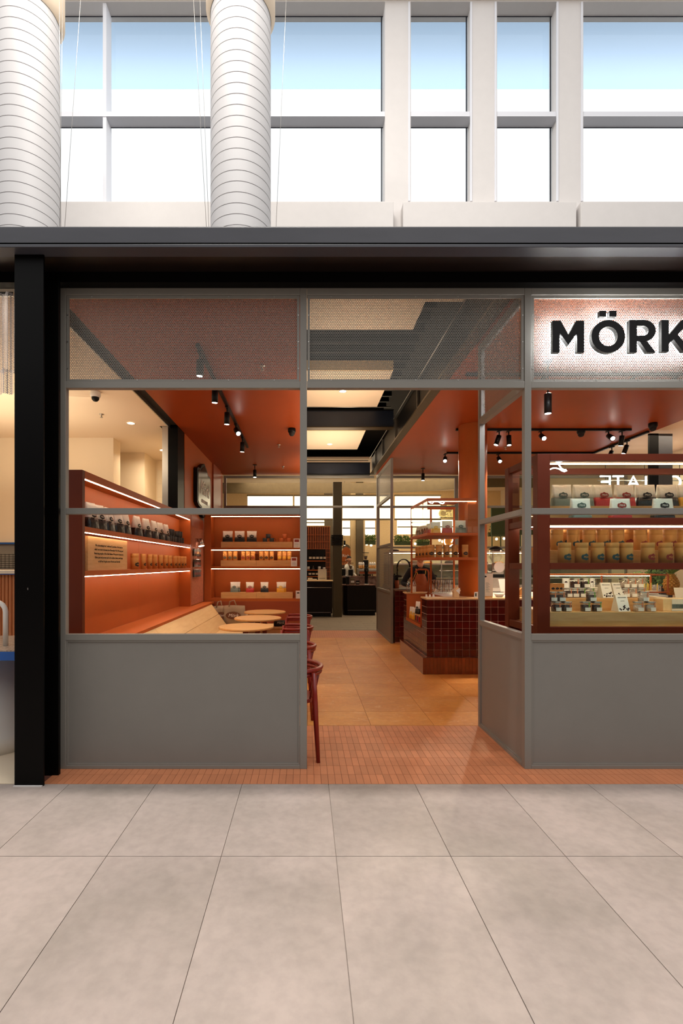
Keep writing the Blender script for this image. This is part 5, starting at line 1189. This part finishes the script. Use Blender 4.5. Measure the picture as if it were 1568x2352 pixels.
t=thing('leaning_card','plain white card leaning at the right frame edge in the bottom tier','card',(X(1562,4.55),4.55,1.126)); MB().prism([(-.04,.06),(.06,.06),(.06,.19),(-.065,.19)],-.004,0).build('card','white',t,local=True); MB().box(-.03,.06,-.01,.03,0,.06).build('stand','oak',t,local=True)
t=thing('neon_script','white neon script stroke at the upper left of the cabinet glass','neon sign',(2.13,4.2,2.37)); MB().tube([(X(p,4.2)-2.13,0,Z(q,4.2)-2.37) for p,q in ((1263,1078),(1268,1075.5),(1276,1075),(1284,1077),(1290,1081),(1296,1083),(1301,1081),(1299,1078.5),(1294,1079),(1289,1076),(1284,1069),(1280,1061),(1276,1060),(1284,1061),(1290,1060))],.0055,6).build('tube','neon',t,local=True)
# mirrored CHOCOLATE neon letters at the rear (seen from behind)
nl_=thing('neon_lettering','white neon lettering seen from behind above the cabinet, reading backwards','neon sign',(6.4,9.6,3.2))
def stroke(letter,px,w_,pts):
    segs=pts; 
    for s_ in segs: MB().tube([(X(px+w_*a,9.6)-6.4,0,Z(1120-26*b,9.6)-3.2) for a,b in s_],.017,6).build('letter_stroke','neon',nl_,local=True)
stroke('E',1378,22,[[(0,1),(1,1),(1,0),(0,0)],[(.1,.5),(1,.5)]]); stroke('T',1407,24,[[(0,1),(1,1)],[(.5,1),(.5,0)]]); stroke('A',1441,26,[[(0,0),(.5,1),(1,0)],[(.2,.35),(.8,.35)]]); stroke('L',1463,20,[[(1,1),(1,0),(0,0)]])
stroke('O',1498,26,[[(.5+.5*math.cos(a),.5+.5*math.sin(a)) for a in [2*PI*i/16 for i in range(17)]]]); stroke('C',1536,26,[[(.45+.55*math.cos(a),.5+.5*math.sin(a)) for a in [R(-140+280*i/14) for i in range(15)]]])
MB().tube([(X(1372,9.66)-6.4,.06,Z(1104,9.66)-3.2),(X(1600,9.66)-6.4,.06,Z(1104,9.66)-3.2)],.012,6).build('mounting_rail','steel',nl_,local=True)
for a in (1390,1480,1560): MB().tube([(X(a,9.66)-6.4,.06,Z(1104,9.66)-3.2),(X(a,9.66)-6.4,.06,CZ+.0-3.2)],.006,5).build('hanger','black',nl_,local=True)
t=thing('steel_column','dark steel column behind the neon lettering at the upper right','column',(6.2,8.5,0)); box('front_flange','black_steel',X(1491,8.5),X(1512,8.5),8.5,8.54,0,CZ+.2,t); box('side_flange','fascia',X(1513,8.52),X(1544,8.52),8.52,8.56,0,CZ+.2,t)
# ================= SIGN =================
sn=thing('illuminated_sign','black raised letters MÖRK with white halo light on the perforated panel','sign',(2.4,3.6,3.2))
SY=3.585
def LX(cx): return X(cx/3.663+1140,SY)-2.4
def LZ(cy): return Z(cy/3.663+640,SY)-3.2
def letter(polys,nm='letter'):
    for pts in polys:
        P=[(LX(a),LZ(b)) for a,b in pts]
        a_=MB().prism(P,-.015,.020).build(nm,'black',sn,local=True,bevel=.0015)
        cx=sum(p[0] for p in P)/len(P); 
        MB().prism(P,.021,.026).build('halo_light','halo',sn,local=True)
letter([[(472,620),(472,352),(540,352),(606,470),(672,352),(738,352),(738,620),(678,620),(678,455),(606,560),(532,455),(532,620)]])
n=40
def ring(cx,cy,ro_x,ro_y,ri_x,ri_y,ya,yb,m,nm):
    vs=[];fs=[]
    for y in (ya,yb):
        for i in range(n):
            a=2*PI*i/n; vs.append((LX(cx+ro_x*math.cos(a)),y,LZ(cy+ro_y*math.sin(a))))
        for i in range(n):
            a=2*PI*i/n; vs.append((LX(cx+ri_x*math.cos(a)),y,LZ(cy+ri_y*math.sin(a))))
    for i in range(n):
        j=(i+1)%n; fs+= [(i,j,n+j,n+i),(2*n+i,3*n+i,3*n+j,2*n+j),(i,2*n+i,2*n+j,j),(n+i,n+j,3*n+j,3*n+i)]
    MB().add(vs,fs).build(nm,m,sn,local=True)
ring(940,485,142,138,78,82,-.015,.020,'black','letter'); ring(940,485,140,136,80,84,.021,.026,'halo','halo_light')
letter([[(868,270),(925,270),(925,318),(868,318)],[(950,270),(1010,270),(1010,318),(950,318)]],'letter')
ar=lambda cx,cy,rx,ry,a0,a1,k:[(cx+rx*math.cos(R(a0+(a1-a0)*i/k)),cy+ry*math.sin(R(a0+(a1-a0)*i/k))) for i in range(k+1)]
letter([[(1118,620),(1118,347),(1182,347),(1182,620)],
  [(1182,347),(1245,347)]+ar(1245,437,96,90,-90,90,12)+[(1182,527),(1182,478),(1235,478)]+ar(1235,437,44,41,90,-90,8)+[(1182,396)],
  [(1205,527),(1270,527),(1340,620),(1268,620)]])
letter([[(1388,614),(1388,347),(1450,347),(1450,614)],[(1450,470),(1560,347),(1640,347),(1525,470),(1648,614),(1570,614),(1490,510),(1450,548)]])
for cx in (500,705,940,1150,1300,1420,1560):
    MB().tube([(LX(cx),.026,0),(LX(cx),.088,0)],.004,5).build('standoff','steel',sn,local=True)
# ================= NEIGHBOUR STALL AT THE LEFT =================
tbn=thing('stall_table','terrazzo counter with bright blue edge and white round pedestal left of the black column','counter',(-2.9,3.95,0))
zt2=Z(1497,3.53); box('terrazzo_top','terrazzo',-4.2,-2.085,3.535,4.28,zt2-.0,zt2+.008,tbn) ; box('blue_edge','blue',-4.21,-2.08,3.53,4.285,zt2-.065,zt2-.001,tbn,bevel=.003)
MB().lathe([(.50,0),(.50,.14),(.46,.17),(.46,zt2-.066)],(-2.78,4.27,0),48).build('pedestal','white_gloss',tbn)
gr=thing('handrail_loop','white bent tube rail standing on the terrazzo counter','rail',(X(10,3.75),3.75,zt2)); 
r1=X(13,3.75); zt3=Z(1383,3.75)
MB().tube([(r1,3.75,zt2+.009),(r1,3.75,zt3-.075),(r1-.006,3.75,zt3-.046),(r1-.022,3.75,zt3-.022),(r1-.046,3.75,zt3-.006),(r1-.075,3.75,zt3),(r1-.4,3.75,zt3),(r1-.44,3.75,zt3-.02),(r1-.46,3.75,zt3-.06),(r1-.46,3.75,zt2+.009)],.0185,12).build('tube','white_gloss',gr)
fcn=thing('fluted_counter','terracotta fluted counter front with pale top ledge behind the terrazzo counter','counter',(-4,5.2,0))
box('body','flute',-6,-2.25,5.23,5.7,.0,Z(1318,5.2),fcn); fl_=MB().lathe([(.018,0),(.018,Z(1319,5.2)-.01)],(0,0,0),8,caps=False).build('flute','flute',fcn,local=True)
for i in range(60):
    o=fl_ if i==0 else fl_.copy()
    if i: COL.objects.link(o)
    o.location=(-2.28-.038*i+4,.025,.005)
box('ledge','cream_paper',-6,-2.22,5.17,5.72,Z(1318,5.17)+.0,Z(1310,5.17),fcn,bevel=.003); box('blue_line','blue',-6,-2.22,5.172,5.20,Z(1318,5.17)-.008,Z(1318,5.17)-.001,fcn)
hw=thing('service_window','blue framed service opening with grey interior behind the fluted counter','opening',(-5,7.9,1.4))
box('back_panel','grey_panel',-6.5,-3.3,8.0,8.025,Z(1309,8),Z(1250,8),hw); box('frame','blue',-6.5,-3.3,7.96,7.999,Z(1250,8),Z(1246,8),hw); box('frame','blue',-6.5,-3.3,7.96,7.999,Z(1309,8)-.03,Z(1309,8),hw)
wbk=thing('wire_basket','black wire basket seen through the blue framed opening','basket',(X(22,7.8),7.8,1.5))
x_=X(22,7.8)
for k in range(7): MB().tube([(-.22+.0*k,-.06,-.02+.035*k),(.22,-.06,-.02+.035*k)],.004,4).build('wire','black',wbk,local=True); 
for k in range(8): MB().tube([(-.22+.0629*k,-.065,-.03),(-.22+.0629*k,-.065,.20)],.004,4).build('wire','black',wbk,local=True)
box('basket_shelf','steel',x_-.25,x_+.3,7.70,7.95,1.45,1.462,wbk)
# perforated corrugated drum
cd=thing('corrugated_shade','white perforated corrugated hanging screen at the upper left edge','hanging screen',(-2.7,3.64,2.8))
def corr(z0,z1,off,nm):
    vs=[];fs=[];N=420; nz=max(8,int((z1-z0)/.0062)); w0,w1=-4.0,X(32.5,3.62)
    for j in range(nz+1):
        for i in range(N+1):
            u=i/N; x=w0+(w1-w0)*u; vs.append((x,3.62+off+.018*math.sin(x*2*PI/.085),z0+(z1-z0)*j/nz))
    for j in range(nz):
        for i in range(N):
            if (i+j)%2==0 or (i%4==0): fs.append((j*(N+1)+i,j*(N+1)+i+1,(j+1)*(N+1)+i+1,(j+1)*(N+1)+i))
    return MB().add(vs,fs,False).build(nm,'perf_white',cd)
corr(Z(905,3.62),Z(848,3.62),0,'lower_skirt'); corr(Z(856,3.66),3.575,.045,'corrugated_sheet'); box('hanging_rail','steel',-4.0,X(30,3.7),3.70,3.72,3.57,3.60,cd)
light('AREA','added_screen_fill',(-3.0,3.50,3.55),5,NEU,(-3.0,3.72,2.8),shape='RECTANGLE',size=1.4,size_y=.15)  # added fill outside the frame, brightens the hanging screen
# ================= PEOPLE =================
def person(name,label,loc,rz,shirt,pose,skin='skin',apron=None,hair='hair'):
    """pose: joints in local coords, person faces -y"""
    t=thing(name,label,'person',loc,rz)
    def skinmesh(joints,edges,nm,m,root=0,sub=2):
        me=bpy.data.meshes.new(nm); me.from_pydata([j[:3] for j in joints],edges,[]); o=bpy.data.objects.new(nm,me); COL.objects.link(o)
        sk=o.modifiers.new('s','SKIN'); sk.use_smooth_shade=True
        for i,j in enumerate(joints):
            v=me.skin_vertices[0].data[i]; r=j[3]; v.radius=r if isinstance(r,tuple) else (r,r); v.use_root=(i==root)
        o.modifiers.new('u','SUBSURF').levels=sub; o.modifiers['u'].render_levels=sub
        bpy.context.view_layer.update(); me2=bpy.data.meshes.new_from_object(o.evaluated_get(bpy.context.evaluated_depsgraph_get()))
        bpy.data.objects.remove(o); me2.materials.clear(); me2.materials.append(M[m])
        me2.polygons.foreach_set('use_smooth',[True]*len(me2.polygons))
        q=bpy.data.objects.new(nm,me2); COL.objects.link(q); q.parent=t; return q
    P=pose
    body=[(0,.03,.96,(.16,.12)),(0,.02,1.15,(.145,.11)),(0,-.02,1.33,(.17,.12)),(0,-.05,1.47,(.12,.09)),(0,-.07,1.54,(.058,.058)),(0,-.09,1.60,(.055,.055)),
      (.17,-.045,1.45,.068),P['Le']+(.050,),P['Lw']+(.033,),(-.17,-.045,1.45,.068),P['Re']+(.050,),P['Rw']+(.033,),
      (.10,.02,.88,.095),(.11,0,.50,.062),(.11,.02,.10,.045),(.11,-.10,.035,.04),(-.10,.02,.88,.095),(-.11,0,.50,.062),(-.11,.02,.10,.045),(-.11,-.10,.035,.04)]
    E=[(0,1),(1,2),(2,3),(3,4),(4,5),(3,6),(6,7),(7,8),(3,9),(9,10),(10,11),(0,12),(12,13),(13,14),(14,15),(0,16),(16,17),(17,18),(18,19)]
    o=skinmesh(body,E,'body',shirt)
    # head
    hc=Vector((0,-.115,1.70)); vs=[];fs=[]; nu,nv=24,18
    for j in range(nv+1):
        ph=PI*j/nv
        for i in range(nu):
            th=2*PI*i/nu; d=Vector((math.sin(ph)*math.cos(th),math.sin(ph)*math.sin(th),math.cos(ph)))
            x,y,z=d.x*.075,d.y*.095,d.z*.118
            if d.z<0: x*=1-.25*(-d.z)**1.5; y*=1-.12*(-d.z)
            f=max(0,-d.y)
            if f>.8 and abs(d.x)<.25: y-=.020*max(0,1-abs(d.z+.12)/.28)*(1-abs(d.x)/.25)      # nose
            if f>.7 and abs(abs(d.x)-.38)<.16 and abs(d.z-.12)<.14: y+=.006                      # eye sockets
            if f>.8 and abs(d.z+.50)<.06 and abs(d.x)<.3: y-=.004                                # lips
            vs.append((hc.x+x,hc.y+y,hc.z+z))
    for j in range(nv):
        for i in range(nu): fs.append((j*nu+i,(j+1)*nu+i,(j+1)*nu+(i+1)%nu,j*nu+(i+1)%nu))
    hd=MB().add(vs,fs,True).build('head',skin,t,local=True)
    nk=MB().tube([(0,-.07,1.50),(0,-.085,1.56),(0,-.10,1.63)],[.062,.055,.054],14).build('neck',skin,t,local=True)
    for s_ in (-1,1):
        MB().lathe([(.001,0),(.008,.002),(.011,.008),(.008,.014),(.001,.016)],(hc.x+s_*.030,hc.y-.083,hc.z+.006),10,caps=False).build('eye','white',hd,local=True)
        MB().lathe([(.001,0),(.012,.004),(.02,.02),(.018,.045),(.004,.055)],(hc.x+s_*.075,hc.y+.012,hc.z-.03),10).build('ear',skin,hd,local=True)
    MB().tube([(-.022,hc.y-.082,hc.z-.056),(0,hc.y-.090,hc.z-.054),(.022,hc.y-.082,hc.z-.056)],.004,6).build('mouth','peach_tab',hd,local=True)
    hv=[(x*1.09,(y-hc.y)*1.07+hc.y+.008,(z-hc.z)*1.07+hc.z+.006) for x,y,z in vs]
    hf=[f for f in fs if (lambda c:(c.z>hc.z+.055) or (c.y>hc.y+.015 and c.z>hc.z-.05))(sum((Vector(hv[k]) for k in f),Vector())/4)]
    MB().add(hv,hf,True).build('hair',hair,t,local=True)
    # hands
    for side,wk,hk in ((1,'Lw','Lh'),(-1,'Rw','Rh')):
        w0=Vector(P[wk]); h0=Vector(P[hk]); d=(h0-w0).normalized(); sx=Vector((1,0,0)) if abs(d.x)<.8 else Vector((0,1,0)); u=(sx-d*sx.dot(d)).normalized(); nrm=d.cross(u)
        js=[tuple(w0)+(.026,),tuple(w0+d*.05)+((.036,.018),)]; ed=[(0,1)]
        palm=w0+d*.075; 
        for k,(off,L_) in enumerate(((-.030,.062),(-.010,.072),(.010,.068),(.029,.055))):
            b=palm+u*off; c1=b+d*L_*.55-nrm*.008*side; c2=b+d*L_*.8-nrm*(.03)*side
            i0=len(js); js+=[tuple(b)+(.0095,),tuple(c1)+(.0085,),tuple(c2)+(.007,)]; ed+=[(1,i0),(i0,i0+1),(i0+1,i0+2)]
        th=w0+d*.03-u*.035*side; i0=len(js); js+=[tuple(th)+(.012,),tuple(th+d*.035-u*.018*side-nrm*.012*side)+(.009,)]; ed+=[(1,i0),(i0,i0+1)]
        skinmesh(js,ed,'hand',skin,sub=1)
    if apron:
        vs=[];fs=[]; n=11
        prof=[(1.40,.075,-.185),(1.34,.10,-.19),(1.22,.135,-.165),(1.10,.17,-.135),(.95,.19,-.135),(.75,.20,-.125),(.60,.20,-.12)]
        for off in (0,.006):
            for z,w_,y in prof:
                for i in range(n):
                    q=i/(n-1)*2-1; vs.append((q*w_,y-.012+off+.075*abs(q)**2.2,z))
        K=len(prof)
        for L_ in (0,1):
            b=L_*K*n
            for j in range(K-1):
                for i in range(n-1): a=b+j*n+i; fs.append((a,a+n,a+n+1,a+1) if L_==0 else (a,a+1,a+n+1,a+n))
        ap=MB().add(vs,fs,True).build('apron',apron,t,local=True)
        MB().box(-.085,.085,-.17,-.163,1.08,1.20).build('pocket',apron,ap,local=True)
        MB().tube([(-.07,-.19,1.395),(-.085,-.14,1.47),(-.075,-.06,1.53)],.007,6).build('strap','straw',ap,local=True); MB().tube([(.07,-.19,1.395),(.085,-.14,1.47),(.075,-.06,1.53)],.007,6).build('strap','straw',ap,local=True)
        for s_ in (-1,1): MB().prism([(s_*.0,1.50),(s_*.075,1.53),(s_*.085,1.47),(s_*.03,1.42)],-.155,-.145).build('collar',shirt,t,local=True)
    return t
person('person','person in a dark navy shirt and tan leather apron bending over the tiled counter',(X(962,8.86),8.86,-.035),0,'navy_shirt',
  dict(Le=(.30,-.06,1.20),Lw=(.215,-.36,1.135),Lh=(.17,-.50,1.10),Re=(-.31,-.05,1.22),Rw=(-.235,-.34,1.20),Rh=(-.20,-.47,1.19)),apron='leather')
person('person','small background person in white working behind the far coffee grinders',(X(797,16.5),16.5,0),R(30),'white_foil',
  dict(Le=(.26,-.02,1.22),Lw=(.20,-.25,1.15),Lh=(.18,-.36,1.15),Re=(-.26,-.02,1.22),Rw=(-.20,-.25,1.15),Rh=(-.18,-.36,1.15)))
bpy.context.view_layer.update()

for o in bpy.data.objects:
    if o.get('label') and o.parent is None and len(o['label'].replace('-',' ').split())>16: print('LONG',o['label'])
